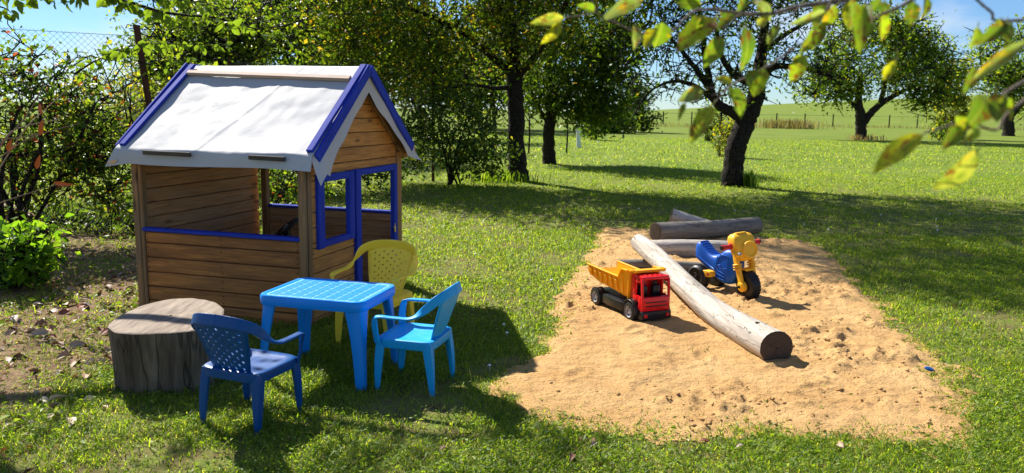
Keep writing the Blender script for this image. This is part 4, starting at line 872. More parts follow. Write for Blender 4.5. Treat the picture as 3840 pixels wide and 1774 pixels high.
tree('apple_tree', [([AT(1382, 414, y2), AT(1380, 350, y2), AT(1385, 290, y2), AT(1388, 230, y2), AT(1380, 150, y2), AT(1385, 50, y2)], [.21, .165, .16, .13, .10, .05]),
    ([AT(1384, 300, y2), AT(1412, 265, y2-.2), AT(1450, 210, y2-.4), AT(1490, 150, y2-.5)], [.10, .08, .06, .03]), ([AT(1380, 310, y2), AT(1355, 270, y2), AT(1335, 220, y2)], [.07, .05, .03])],
    [(AT(1450, 190, y2), (1.35, 1.3, 1.15), 120, 46), (AT(1515, 270, y2), (0.7, 0.9, 0.55), 60, 44), (AT(1440, 60, y2), (1.7, 1.5, 1.0), 120, 42), (AT(1350, 220, y2), (.7, .9, .6), 40, 36), (AT(1550, 130, y2), (.7, .9, .9), 60, 40)],
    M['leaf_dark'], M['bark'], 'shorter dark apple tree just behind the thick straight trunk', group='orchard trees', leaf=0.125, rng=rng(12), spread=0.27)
y3 = 15.93
tree('apple_tree', [([AT(1840, 472, y3), AT(1843, 425, y3), AT(1850, 375, y3), AT(1868, 325, y3), AT(1886, 280, y3), AT(1902, 240, y3), AT(1908, 200, y3), AT(1916, 130, y3+.1), AT(1924, 50, y3+.2), AT(1930, -70, y3+.3), AT(1935, -200, y3+.3)], [.24, .20, .20, .20, .19, .17, .15, .10, .08, .06, .03]),
    ([AT(1876, 300, y3), AT(1840, 280, y3-.1), AT(1805, 262, y3-.2), AT(1780, 215, y3-.3), AT(1740, 160, y3-.5), AT(1700, 110, y3-.6), AT(1660, 70, y3-.7)], [.13, .11, .09, .07, .05, .035, .02]),
    ([AT(1800, 255, y3-.2), AT(1745, 215, y3-.4), AT(1690, 205, y3-.5), AT(1630, 235, y3-.6), AT(1590, 300, y3-.7)], [.06, .045, .03, .02, .012]),
    ([AT(1790, 225, y3-.2), AT(1775, 150, y3), AT(1765, 70, y3+.2), AT(1750, -30, y3+.3)], [.07, .06, .05, .03]),
    ([AT(1905, 215, y3), AT(1850, 190, y3-.2), AT(1815, 140, y3-.4), AT(1800, 60, y3-.5)], [.09, .075, .05, .03]),
    ([AT(1916, 195, y3), AT(1945, 170, y3-.2), AT(2000, 168, y3-.4), AT(2070, 185, y3-.6), AT(2120, 215, y3-.7)], [.09, .07, .05, .035, .015]),
    ([AT(1918, 130, y3), AT(1970, 90, y3+.3), AT(2040, 50, y3+.5), AT(2110, 10, y3+.6)], [.06, .05, .035, .02])],
    [(AT(1790, 0, y3), (1.9, 1.7, 0.7), 100, 15), (AT(1990, 20, y3), (1.6, 1.6, .7), 84, 16), (AT(2030, 170, y3-.4), (.9, .9, .45), 34, 16), (AT(1800, 200, y3-.2), (1.0, .9, .5), 45, 9), (AT(1650, 160, y3-.4), (.8, .8, .8), 46, 6), ((4.0, 15.4, 5.6), (3.2, 2.6, 1.2), 200, 34), ((5.0, 15.6, 7.0), (3.0, 2.6, 1.0), 120, 32), (AT(1640, 60, y3-.4), (.9, 1, .6), 46, 14), (AT(1860, 110, y3), (1.1, 1, .5), 40, 12)],
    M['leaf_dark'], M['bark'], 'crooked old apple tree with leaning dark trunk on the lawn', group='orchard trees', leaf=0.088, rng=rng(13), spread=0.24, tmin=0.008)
y4 = 48.67
tree('apple_tree', [([AT(2167, 356, y4), AT(2166, 325, y4), AT(2164, 290, y4), AT(2160, 255, y4), AT(2165, 180, y4)], [.40, .31, .30, .22, .10]),
    ([AT(2168, 312, y4), AT(2195, 280, y4), AT(2225, 255, y4), AT(2270, 230, y4), AT(2310, 215, y4)], [.26, .22, .18, .12, .06]), ([AT(2163, 280, y4), AT(2130, 250, y4), AT(2090, 235, y4)], [.15, .10, .05]), ([AT(2215, 260, y4), AT(2230, 190, y4), AT(2240, 120, y4)], [.16, .12, .06])],
    [(AT(2210, 150, y4), (4.2, 3.8, 2.2), 150, 44), (AT(2080, 215, y4), (1.7, 1.8, 1.0), 50, 38), (AT(2320, 170, y4), (2.0, 2, 1.8), 60, 40), (AT(2330, 250, y4), (1.2, 1.6, .8), 26, 36), (AT(2210, 75, y4), (2.8, 2.6, 1.1), 55, 40)],
    M['leaf_mid'], M['bark_far'], 'broad round apple tree standing alone far out on the lawn', group='orchard trees', leaf=0.21, rng=rng(14), spread=0.55, tmin=0.03)
y5 = 66.0
tree('apple_tree', [([AT(2538, 346, y5), AT(2536, 310, y5), AT(2540, 270, y5), AT(2545, 200, y5)], [.5, .42, .35, .2]), ([AT(2538, 300, y5), AT(2580, 250, y5), AT(2620, 220, y5)], [.25, .2, .1])],
    [(AT(2575, 150, y5), (4.2, 4, 3.4), 120, 44), (AT(2520, 210, y5), (2, 2, 2), 40, 40), (AT(2640, 230, y5), (3, 3, 2.6), 50, 40)], M['leaf_mid'], M['bark_far'], 'far apple tree cut off by the right edge of the picture', group='orchard trees', leaf=0.26, rng=rng(15), spread=0.7, tmin=0.04)
# trees behind the playhouse and along the left boundary
def simple_tree(px, base_y, y, top, halfw, low, mat, label, k, clusters=120, per=34, leaf=None, group='trees beyond the fence', tr=None):
    c = y/FPX*KD; b = AT(px, base_y, y); b.z = 0; tr = tr or 0.16
    pts = [b, AT(px-4, low, y), AT(px+6, (low+top)/2, y), AT(px, top+20, y)]
    zc = (top+low)/2
    lim = [([b.lerp(pts[1], .6), AT(px-halfw*.4, zc, y-.3), AT(px-halfw*.7, zc-30, y-.5)], [tr*.5, tr*.3, .03]), ([pts[1], AT(px+halfw*.35, zc+10, y-.2), AT(px+halfw*.7, zc-20, y-.3)], [tr*.5, tr*.3, .03])]
    return tree('broadleaf_tree', [(pts, [tr, tr*.8, tr*.55, .04])]+lim, [(AT(px, zc, y), (halfw*c, halfw*c*.9, (low-top)*c*.5), clusters, per), (AT(px-halfw*.35, zc+30, y-.3), (halfw*c*.6, halfw*c*.6, (low-top)*c*.3), clusters//3, per), (AT(px+halfw*.45, zc-20, y-.2), (halfw*c*.6, halfw*c*.6, (low-top)*c*.35), clusters//3, per)],
        mat, M['bark_far'], label, group=group, leaf=leaf or 0.0052*y, rng=rng(k), spread=.024*y, tmin=.0009*y)
simple_tree(520, 430, 15.5, 20, 140, 210, M['leaf_mid'], 'leafy green tree rising behind the left end of the playhouse roof', 21, 130, 34)
simple_tree(760, 420, 24, -90, 190, 180, M['leaf_mid'], 'tall green tree behind the middle of the playhouse roof', 22, 150, 34)
simple_tree(920, 400, 30, -40, 150, 230, M['leaf_lime'], 'yellowing tree behind the right peak of the playhouse', 23, 120, 32)
simple_tree(640, 400, 32, -130, 200, 170, M['leaf_dark'], 'dark tall tree furthest back behind the roof ridge', 24, 120, 34)
simple_tree(1060, 380, 38, 60, 150, 270, M['leaf_green'], 'distant tree between the playhouse and the thick trunk', 25, 110, 30)
simple_tree(1210, 330, 52, 120, 110, 262, M['leaf_mid'], 'small far tree seen left of the thick straight trunk', 26, 80, 26)
simple_tree(1246, 322, 60, 90, 130, 262, M['leaf_lime'], 'smaller far yellow tree seen left of the thick straight trunk', 27, 80, 26)
simple_tree(430, 430, 20, 110, 60, 330, M['leaf_lime'], 'yellow green bushy tree beyond the rusty fence post', 28, 110, 34)
# shrubs
def shrub(label, base, lobes, mat, k, leaf, stems=6, h=1.0, group='garden shrubs', spread=.16, name='shrub', tmin=.006, cat_='shrub', st=None, wid=.55, up=.4):
    base = Vector(base); r = rng(k); limbs = []
    for s in range(stems):
        e = base+Vector((r.normal()*h*.25, r.normal()*h*.2, h*(.5+.3*r.random()))); limbs.append(([base+Vector((r.normal()*.05*h, r.normal()*.05*h, -.02)), base.lerp(e, .5)+Vector((r.normal()*.05, r.normal()*.05, 0))*h, e], [st or .014*h, .011*h, .006*h]))
    return tree(name, limbs, lobes, mat, M['bark'], label, cat_, group, leaf, 6, rng=r, spread=spread, part='stems', tmin=tmin, wid=wid, up=up)
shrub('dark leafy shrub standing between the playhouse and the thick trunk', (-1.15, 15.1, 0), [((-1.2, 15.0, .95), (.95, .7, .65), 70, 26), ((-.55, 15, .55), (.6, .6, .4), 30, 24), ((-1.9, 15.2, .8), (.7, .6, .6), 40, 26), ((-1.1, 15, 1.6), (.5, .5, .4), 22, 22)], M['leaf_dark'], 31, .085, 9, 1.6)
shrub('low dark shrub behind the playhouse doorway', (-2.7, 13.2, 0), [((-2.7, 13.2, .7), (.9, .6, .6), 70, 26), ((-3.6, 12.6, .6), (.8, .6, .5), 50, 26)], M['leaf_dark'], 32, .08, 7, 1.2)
shrub('leafy green shrub seen through the playhouse window opening', (-3.2, 10.2, 0), [((-3.1, 10.1, .62), (.75, .5, .55), 60, 26)], M['leaf_hedge'], 33, .075, 6, 1.0)
yb = 58.0
shrub('dense round bush in the middle distance left of the crooked tree', AT(1600, 332, yb)*1 if False else (9.0, 58, 0), [(AT(1600, 285, yb), (1.4, 1.3, 1.4), 50, 34), (AT(1605, 240, yb), (.8, .8, 1.0), 24, 30)], M['leaf_dark'], 34, .26, 5, 2.4, spread=.4, tmin=.03)
shrub('dark hedge clump beside the round bush', (6.4, 54, 0), [(AT(1545, 315, 54), (1.5, 1.2, .9), 50, 34), (AT(1510, 320, 54), (1.2, 1, .7), 36, 30)], M['leaf_dark'], 35, .26, 5, 1.6, spread=.4, tmin=.03)
shrub('thin sapling bush left of the white post', (4.15, 40.7, 0), [(AT(1495, 325, 40.7), (.38, .38, .7), 26, 20), (AT(1495, 290, 40.7), (.3, .3, .4), 12, 18)], M['leaf_mid'], 36, .14, 3, 1.2, spread=.2, tmin=.015)
shrub('yellow green shrub just left of the crooked trunk', (7.05, 26.7, 0), [(AT(1822, 345, 26.7), (.34, .3, .55), 34, 16), (AT(1830, 318, 26.7), (.34, .3, .28), 16, 16)], M['leaf_lime'], 37, .10, 4, .9, spread=.14, tmin=.010)
shrub('small dry shrub on the lawn left of the crooked trunk', (10.2, 41.8, 0), [(AT(1785, 335, 41.8), (.45, .45, .5), 24, 20), (AT(1790, 300, 41.8), (.7, .6, .8), 30, 20)], M['leaf_mid'], 38, .13, 5, 1.0, spread=.22, tmin=.015)
shrub('tall yellowing shrub right of the lone round apple tree', (29.6, 54, 0), [(AT(2385, 270, 54), (1.2, 1.2, 2.0), 60, 34), (AT(2400, 190, 54), (1.0, 1, 1.1), 34, 30)], M['leaf_lime'], 39, .24, 4, 3.0, spread=.4, tmin=.03)
shrub('low dark shrub below the yellowing shrub at the right', (27.5, 50, 0), [(AT(2385, 365, 50)+Vector((0, 0, .6)), (1.0, .8, .7), 26, 26)], M['leaf_dark'], 40, .22, 4, .8, spread=.35, tmin=.03)
# the overgrown fence on the left
yh = 7.9
shrub('tall overgrown bramble hedge on the fence with reddish leaves', (-4.9, 7.6, 0), [(AT(70, 300, yh), (.75, .35, .60), 80, 22), (AT(210, 340, yh), (.5, .35, .42), 48, 20), (AT(50, 170, yh), (.45, .3, .28), 26, 16), (AT(190, 420, yh+.1), (.7, .3, .3), 34, 20), (AT(40, 480, yh), (.6, .3, .4), 30, 20), (AT(190, 230, yh), (.5, .25, .18), 12, 14), (AT(285, 430, yh), (.25, .2, .5), 30, 22)], M['leaf_hedge'], 41, .062, 12, 1.9, group='left side greenery', spread=.13, name='bramble_hedge', st=.016)
shrub('leafy spray arching over the rusty fence post', AT(330, 330, 8.4), [(AT(450, 180, 8.7), (.5, .2, .12), 22, 12), (AT(400, 140, 8.75), (.35, .2, .10), 12, 12), (AT(250, 150, 8.2), (.4, .2, .10), 8, 8)], M['leaf_mid'], 42, .07, 4, .7, group='left side greenery', spread=.10, st=.012, name='hedge_spray')
shrub('bright green bush at the left edge with hanging leaves', (-3.95, 6.05, 0), [(AT(25, 640, 6.0), (.30, .25, .20), 50, 18), (AT(90, 605, 6.0), (.18, .2, .08), 18, 14), (AT(15, 690, 6.0), (.22, .2, .10), 20, 14)], M['leaf_bright'], 43, .075, 7, .55, group='left side greenery', spread=.085, up=.1)
shrub('yellow bushes beyond the fence left of the roof', (-5.4, 12.5, 0), [(AT(300, 290, 12.5), (1.1, .7, .7), 70, 26), (AT(400, 330, 12.5), (.9, .7, .7), 50, 26)], M['leaf_lime'], 44, .08, 8, 1.5, group='left side greenery', spread=.2)
shrub('deep green undergrowth along the foot of the fence', (-4.6, 8.6, 0), [((-4.6, 8.7, .18), (1.1, .25, .16), 90, 24), ((-3.6, 9.2, .15), (.6, .3, .14), 30, 22)], M['leaf_dark'], 45, .055, 6, .3, group='left side greenery', spread=.10)
# overhanging tree whose lower branches enter at the top left; its trunk stands left of the picture
tree('plum_tree', [([(-5.6, 5.9, 0), (-5.5, 5.95, 1.0), (-5.3, 6.0, 2.0), (-5.0, 6.1, 3.0), (-4.6, 6.2, 4.2)], [.16, .13, .12, .10, .05]), ([(-5.2, 6.0, 2.2), (-4.5, 6.1, 2.75), (-3.6, 6.2, 2.75), (-2.7, 6.2, 3.2), (-1.9, 6.15, 3.2)], [.08, .06, .05, .035, .015]), ([(-5.0, 6.1, 3.0), (-4.0, 5.8, 3.5), (-3.0, 5.6, 3.7), (-2.3, 5.5, 3.7)], [.06, .05, .03, .015])],
    [((-3.05, 5.88, 3.2), (.80, .32, .28), 10, 11), ((-2.2, 5.95, 3.1), (.40, .28, .2), 6, 11), ((-3.9, 5.6, 3.2), (.8, .4, .35), 10, 12), ((-4.6, 6.0, 4.3), (1.0, .6, .5), 16, 18)],
    M['leaf_mid'], M['bark'], 'plum tree overhanging from the left above the hedge', group='orchard trees', leaf=.075, rng=rng(51), spread=.16)

# ------------------------------------------------------------------ leaves as single objects: near branches
def leaf_mesh(seed, L=1.0, W=0.5, curl=0.25, fold=0.25, n=7, serr=True):
    r = random.Random(seed); mb = MB(); rows = []
    for k in range(n+1):
        f = k/n; w = W*0.5*(math.sin(math.pi*min(1, f**0.8*1.0))**0.75 if 0 < f < 1 else 0.012)*(1+0.10*r.uniform(-1, 1)); zc = -curl*L*(f-0.3)**2; x = f*L
        rows.append([Vector((x-.02*L, -w, zc+fold*w+0.05*L*r.uniform(-.5, .5))), Vector((x, -w*.5, zc+fold*w*.35)), Vector((x, 0, zc)), Vector((x, w*.5, zc+fold*w*.35)), Vector((x-.02*L, w, zc+fold*w+0.05*L*r.uniform(-.5, .5)))])
    mb.loft(rows, cap=False, closed=False); return mb.mesh('leaf')
LM = []
for k in range(8):
    me = leaf_mesh(k, 1.0, (0.55, 0.48, 0.62, 0.5)[k % 4], (0.2, 0.5, 0.35, 0.8)[k % 4], (0.25, 0.6, 0.4, 0.15)[k % 4]); me.materials.append(M['apple_leaf']); shade(me, 180); LM.append(me)
def put_leaf(parent, a, b, w, k, twist, name='leaf'):
    a, b = Vector(a), Vector(b); x = b-a; L = x.length; x.normalize(); z_ = Vector((0, -1, .35)); z_ = (z_-x*z_.dot(x)).normalized(); y_ = z_.cross(x); R_ = Matrix((x, y_, z_)).transposed() @ Matrix.Rotation(twist, 3, 'X')
    o = bpy.data.objects.new(name, LM[k % 8]); COL.objects.link(o); o.parent = parent; ww = (0.55, 0.48, 0.62, 0.5)[k % 4]
    S_ = Matrix.Diagonal((L, w/ww, L)); o.matrix_local = Matrix.Translation(a-parent.location) @ (R_ @ S_).to_4x4(); return o
def c4(x, y, d): return AT(1850+x/1.2945, y/1.2945, d, 1)
br = empty('apple_branch', c4(1700, -60, 1.15), 0, 'near apple branch with yellowing leaves across the top right', 'branch')
def twig(pts, d, w0, w1, parent=br):
    P = [c4(x, y, d+(dd if False else 0)) for x, y in pts]; d1 = d; path = crom(P, 6); r0, r1 = w0/1.2945/FPX*d/2, w1/1.2945/FPX*d/2
    rr_ = [r0+(r1-r0)*k/(len(path)-1) for k in range(len(path))]; rr_ = [r_*(1+.12*math.sin(k*2.1)) for k, r_ in enumerate(rr_)]
    MB().tube([p-parent.location for p in path], rr_, 8).build('twig', M['twig'], parent, 60)
twig([(2000, -60), (1760, -5), (1600, 15), (1470, 35), (1350, 66), (1200, 66), (1080, 45), (980, 48)], 1.18, 26, 13)
twig([(980, 48), (930, 90), (880, 140), (790, 172), (700, 160), (600, 112), (510, 65), (470, -20)], 1.28, 13, 8)
twig([(1650, -10), (1610, 70), (1590, 130), (1540, 190), (1460, 232), (1350, 312), (1250, 362), (1180, 400), (1120, 440), (1060, 462)], 1.15, 14, 8)
twig([(2080, -30), (1960, 40), (1880, 72), (1800, 120), (1740, 130)], 1.05, 20, 8)
twig([(2320, -30), (2370, 20), (2420, 62), (2440, 100), (2600, 96)], 1.0, 13, 15)
twig([(2620, 380), (2560, 405), (2500, 440), (2440, 480), (2400, 500)], .90, 20, 9)
twig([(2620, 455), (2560, 500), (2490, 560), (2440, 632), (2340, 604), (2250, 602), (2160, 625), (2085, 652)], .88, 18, 5)
twig([(500, 60), (430, 75), (350, 88), (330, 108)], 1.28, 7, 4)
twig([(1130, 440), (1090, 480), (1060, 520)], 1.13, 5, 4); twig([(1120, 440), (1060, 425), (1015, 440)], 1.13, 5, 4); twig([(2310, 610), (2290, 680), (2330, 745)], .86, 8, 6)
twig([(1490, 30), (1440, 80), (1385, 122)], 1.16, 6, 4); twig([(1200, 66), (1150, 110), (1100, 182)], 1.16, 6, 4); twig([(1680, 180), (1730, 200), (1745, 160), (1740, 120)], 1.1, 6, 4)
LV = [(340, 85, 180, 112, 50, 1.30), (330, 112, 240, 212, 48, 1.28), (490, 52, 420, 22, 40, 1.28), (730, -8, 540, 72, 62, 1.25), (1078, 82, 888, 238, 118, 1.20), (822, 112, 790, 235, 92, 1.24), (1105, 178, 1028, 326, 72, 1.16), (1225, 126, 1252, 336, 82, 1.10), (1388, 120, 1325, 220, 46, 1.16), (1500, 262, 1450, 402, 72, 1.12), (1610, 58, 1455, 116, 42, 1.15), (1672, 26, 1600, 142, 52, 1.12), (1740, 0, 1748, 152, 72, 1.06), (1805, 18, 1778, 232, 74, 1.05), (1880, -4, 1828, 62, 52, 1.05), (1010, 18, 888, 12, 58, 1.2), (1160, 402, 1078, 376, 48, 1.14), (1258, 352, 1292, 422, 46, 1.14), (1020, 440, 902, 486, 62, 1.13), (932, 498, 902, 562, 26, 1.13), (1062, 518, 950, 694, 76, 1.10), (1148, 428, 1222, 566, 76, 1.12), (1952, 296, 1888, 398, 44, 1.0), (2082, 650, 1818, 826, 92, .90), (2590, 200, 2305, 405, 58, .84), (2340, 335, 2300, 440, 50, .88), (2352, 130, 2325, 236, 60, .96), (2392, 462, 2352, 600, 110, .88), (2440, 450, 2450, 590, 80, .87), (2250, 566, 2250, 712, 82, .86), (2325, 600, 2298, 712, 54, .87), (2350, 735, 2158, 972, 100, .84), (2108, -14, 2092, 84, 42, 1.05), (1225, -10, 1196, 44, 42, 1.18), (1290, -20, 1250, 10, 60, 1.15), (940, -14, 980, 30, 60, 1.2), (1790, 150, 1775, 258, 46, 1.05), (2000, 90, 2060, 70, 40, 1.05), (1960, 250, 1945, 300, 12, 1.0)]
for pts_, d in (([(1760, -5), (1350, 66), (1080, 45), (880, 140), (600, 112)], 1.2), ([(1900, 60), (1800, 120)], 1.05), ([(1600, 100), (1460, 232), (1250, 362)], 1.14), ([(2440, 480), (2560, 420)], .89), ([(2440, 632), (2250, 602)], .87), ([(2440, 100), (2560, 96)], 1.0), ([(1900, 0), (2100, 0)], 1.05), ([(1000, 0), (1700, 0)], 1.22)):
    for a_, b_ in zip(pts_[:-1], pts_[1:]):
        for _ in range(2):
            f_ = rnd.random(); x0, y0 = a_[0]+(b_[0]-a_[0])*f_, a_[1]+(b_[1]-a_[1])*f_; an = math.radians(rnd.uniform(40, 150)); L_ = rnd.uniform(70, 150)
            LV.append((x0, y0+8, x0+L_*math.cos(an), y0+8+L_*math.sin(an), L_*rnd.uniform(.42, .56), d+rnd.uniform(-.04, .04)))
for k, (x0, y0, x1, y1_, w, d) in enumerate(LV):
    a_ = c4(x0, y0, d); e_ = c4(x0-(x1-x0)*.16, y0-(y1_-y0)*.16-6, d); MB().tube([a_-br.location, e_-br.location], .0008, 5).build('stalk', M['stalk'], br, 60)
    put_leaf(br, c4(x0, y0, d), c4(x1, y1_, d+rnd.uniform(-.03, .03)), w/1.2945/FPX*d*1.15, k, rnd.uniform(-.5, .5))
# twigs hanging into the picture at the top left
def tl(x, y, d): return AT(x/2.0125, y/2.0125, d, 1)
b2 = empty('plum_branch', tl(700, -80, 4.3), 0, 'leafy green branch hanging into the top left corner', 'branch')
LM2 = []
for k in range(4):
    me = LM[k].copy(); me.materials.clear(); me.materials.append(M['leaf_mid']); LM2.append(me)
def branch2(pts, d, r0, nleaf, sz=(.045, .07)):
    path = crom([tl(x, y, d) for x, y in pts], 8); MB().tube([p-b2.location for p in path], [r0*(1-.75*k/(len(path)-1)) for k in range(len(path))], 6).build('twig', M['bark'], b2, 60)
    for k in range(nleaf):
        p = path[int(rnd.uniform(.05, 1)*(len(path)-1))]; a = p+Vector((rnd.uniform(-.03, .03), rnd.uniform(-.05, .05), rnd.uniform(-.03, .02))); L = rnd.uniform(*sz); dr_ = Vector((rnd.gauss(0, .6), rnd.gauss(0, .5), -.55+rnd.gauss(0, .45))).normalized()
        o = put_leaf(b2, a, a+dr_*L, L*rnd.uniform(.5, .62), k, rnd.uniform(-1.2, 1.2)); o.data = LM2[k % 4]
branch2([(780, -60), (880, 0), (1000, 22), (1200, 85), (1400, 115), (1600, 130), (1800, 185), (1960, 225)], 4.3, .012, 85)
branch2([(-60, -60), (60, -30), (200, -20), (330, -50)], 4.1, .008, 24); branch2([(300, -60), (420, -25), (560, -20), (700, -50)], 4.2, .008, 22); branch2([(1150, -60), (1300, -10), (1500, 10), (1650, 60)], 4.5, .008, 30); branch2([(-60, 40), (30, 60), (90, 100)], 4.2, .006, 9)
branch2([(880, 380), (1000, 345), (1200, 330), (1450, 335), (1700, 330)], 6.6, .008, 46, (.06, .09)); branch2([(560, 560), (700, 470), (840, 400), (960, 350)], 6.9, .010, 26, (.06, .09))
# bare canes and a red leaf at the left edge
cn = empty('dry_cane', AT(-20, 640, 6.4), 0, 'dry bare brown canes at the left edge above the bush', 'canes')
for pts in ([(-30, 470), (60, 330), (120, 270), (170, 225)], [(-30, 520), (60, 490), (150, 462)], [(-30, 420), (70, 350), (200, 310)], [(-20, 380), (60, 300), (110, 215)], [(-10, 400), (30, 330), (150, 300)], [(-30, 350), (60, 345), (110, 330)]):
    path = crom([AT(x, y, 5.6) for x, y in pts], 6); MB().tube([p-cn.location for p in path], [.006*(1-.6*k/(len(path)-1)) for k in range(len(path))], 5).build('cane', M['cane'], cn, 60)
t = NT('red_leaf'); n = t.noise(t.coord((1, 1, 1), True), 20, 4); t.bsdf(t.mix(n, (0.55, 0.05, 0.02), (0.6, 0.22, 0.03)), 0.5); M['red_leaf'] = t.m
rl = [];
for k in range(2):
    me = LM[k].copy(); me.materials.clear(); me.materials.append(M['red_leaf']); rl.append(me)
for (x0, y0, x1, y1_) in ((136, 460, 184, 466), (102, 340, 106, 300), (92, 425, 100, 390), (20, 380, 28, 350), (100, 260, 105, 290)):
    o = put_leaf(cn, AT(x0, y0, 5.58), AT(x1, y1_, 5.56), .035, 0, .4, 'red_leaf'); o.data = rl[0]

# ------------------------------------------------------------------ fence
def chain_fence(label, A, B, h, pitch=.062, tens=(2.28, 1.2, .05), r=.0016, posts=(), th=.0):
    A, B = Vector(A), Vector(B); ux = (B-A); L = ux.length; ux.normalize(); root = empty('chain_link_fence', A, 0, label, 'fence', 'garden fences'); nx = ux.cross(Vector((0, 0, 1)))
    segs = []
    for sg in (1, -1):
        k = -h if sg > 0 else 0.0
        while k < (L if sg > 0 else L+h):
            s0, s1 = (max(0, -k), min(h, L-k)) if sg > 0 else (max(0, k-L), min(h, k))
            if s1 > s0+.01: segs.append((ux*(k+sg*s0)+Vector((0, 0, s0)), ux*(k+sg*s1)+Vector((0, 0, s1)), sg))
            k += pitch
    P = []
    for a, b, sg in segs:
        m = max(2, int((b-a).length/.5)); pts = np.array([tuple(a.lerp(b, k/m)+nx*(.002*sg+.012*math.sin(a.x*5+k))) for k in range(m+1)]); P.append((pts, np.full(m+1, r)))
    V, F = tube_np(P, 3); o = link('wire_mesh', fast_mesh('wire_mesh', V, F), M['wire'], root); tag(o, kind='stuff')
    for z_ in tens:
        pts = [(ux*(L*k/8)+Vector((0, 0, z_-.02*math.sin(k/8*math.pi)))) for k in range(9)]; MB().tube(pts, .0022, 5).build('tension_wire', M['wire'], root, 60)
    return root
yp = 8.55; pt, pb = AT(343, 66, yp), AT(373, 250, yp); dirp = (pb-pt).normalized(); foot = pt+dirp*((pt.z+.1)/-dirp.z)
f1 = chain_fence('chain link fence on the left with a rusty post', (-6.1, 6.72, 0), (pt.x-.02, yp, 0), pt.z-.10, tens=(pt.z-.10, 1.1))
MB().tube([foot-f1.location, pt-f1.location], .034, 14).tube([pt-f1.location-Vector((0, 0, .004)), pt-f1.location+Vector((0, 0, .012))], .037, 14).build('post', M['rust'], f1, 50)
f2_ = chain_fence('chain link fence behind the playhouse roof', (-5.2, 14.6, 0), (-1.6, 15.7, 0), 2.22, tens=(2.22, 1.1), r=.002)
for k in (0.0, 1.0): 
    p = Vector((3.6*k, 1.1*k, 0)); MB().tube([p, p+Vector((0, 0, 2.3))], .03, 10).build('post', M['rust'], f2_, 50)
# white post and thin stakes in the orchard, far fence posts
o = MB().tube([(0, 0, -.05), (-.03, 0, .6), (-.10, 0, 1.28), (-.10, 0, 1.30)], [.09, .085, .08, .05], 12).build('post', M['white'], None, 50); o.location = (2.60, 31.5, 0); tag(o, 'white painted post on the lawn behind the dark apple tree', 'post')
for px, py, y, h_, lab in ((1330, 375, 26.5, 1.25, 'thin dark stake between the two nearer orchard trunks'), (1425, 385, 27.5, 1.5, 'thin dark stake left of the white post'), (1808, 395, 27.2, 2.0, 'thin stake left of the crooked trunk')):
    b_ = AT(px, py, y); o = MB().tube([(0, 0, -.1), (.02, 0, h_*.5), (0, 0, h_)], .03, 8).build('stake', M['bark'], None, 50); o.location = (b_.x, b_.y, 0); tag(o, lab, 'stake', 'thin stakes on the lawn')
ff = empty('field_fence', (20, 92, 0), 0, 'distant wire fence of thin posts at the edge of the field', 'fence')
for k in range(26):
    x = 14+k*3.3; y = 92+.05*k; z_ = float(terrain(x, y)); MB().tube([(x-20, y-92, z_-.1), (x-20, y-92, z_+1.5)], .07, 6).build('post', M['bark_far'], ff, 60)
ftop = [(14+k*3.3-20, .05*k, float(terrain(14+k*3.3, 92+.05*k))+1.3) for k in range(26)]; MB().tube(ftop, .02, 4).build('wire', M['wire'], ff, 60)
# dry grass at the foot of the far fence, tall dry patch
def dry_clump(label, cx_, cy_, w, d, h, n, k, mat='straw', name='tall_grass'):
    r = rng(k); P = np.stack([cx_+r.normal(size=n)*w*.4, cy_+r.normal(size=n)*d*.4, np.zeros(n)], 1); P[:, 2] = terrain(P[:, 0], P[:, 1])
    V, F = blades(P, r.uniform(.5, 1, n)*h, np.full(n, .05*h+.02), .5, r, 2); o = link(name, fast_mesh(name, V, F), M[mat]); tag(o, label, 'grass', None, 'stuff')
dry_clump('patch of tall ochre grass in the far field', 28.5, 82, 4.0, 1.6, 1.3, 420, 61, 'far_grass')
dry_clump('pale dry grass strip along the far fence', 52, 92, 60, 3.0, .45, 1500, 62, 'far_grass')
dry_clump('dry weeds at the far end of the lawn', 13, 80, 16, 3.0, .5, 500, 63, 'far_grass')
dry_clump('tuft of dark grass at the foot of the crooked trunk', 4.75, 15.75, .16, .2, .42, 60, 64, 'clover')
dry_clump('weeds round the foot of the lone round apple tree', 21.4, 48.4, 1.2, .8, .45, 160, 65, 'straw')
dry_clump('weeds round the foot of the thick straight trunk', -.3, 16.0, .9, .6, .3, 200, 66, 'clover')

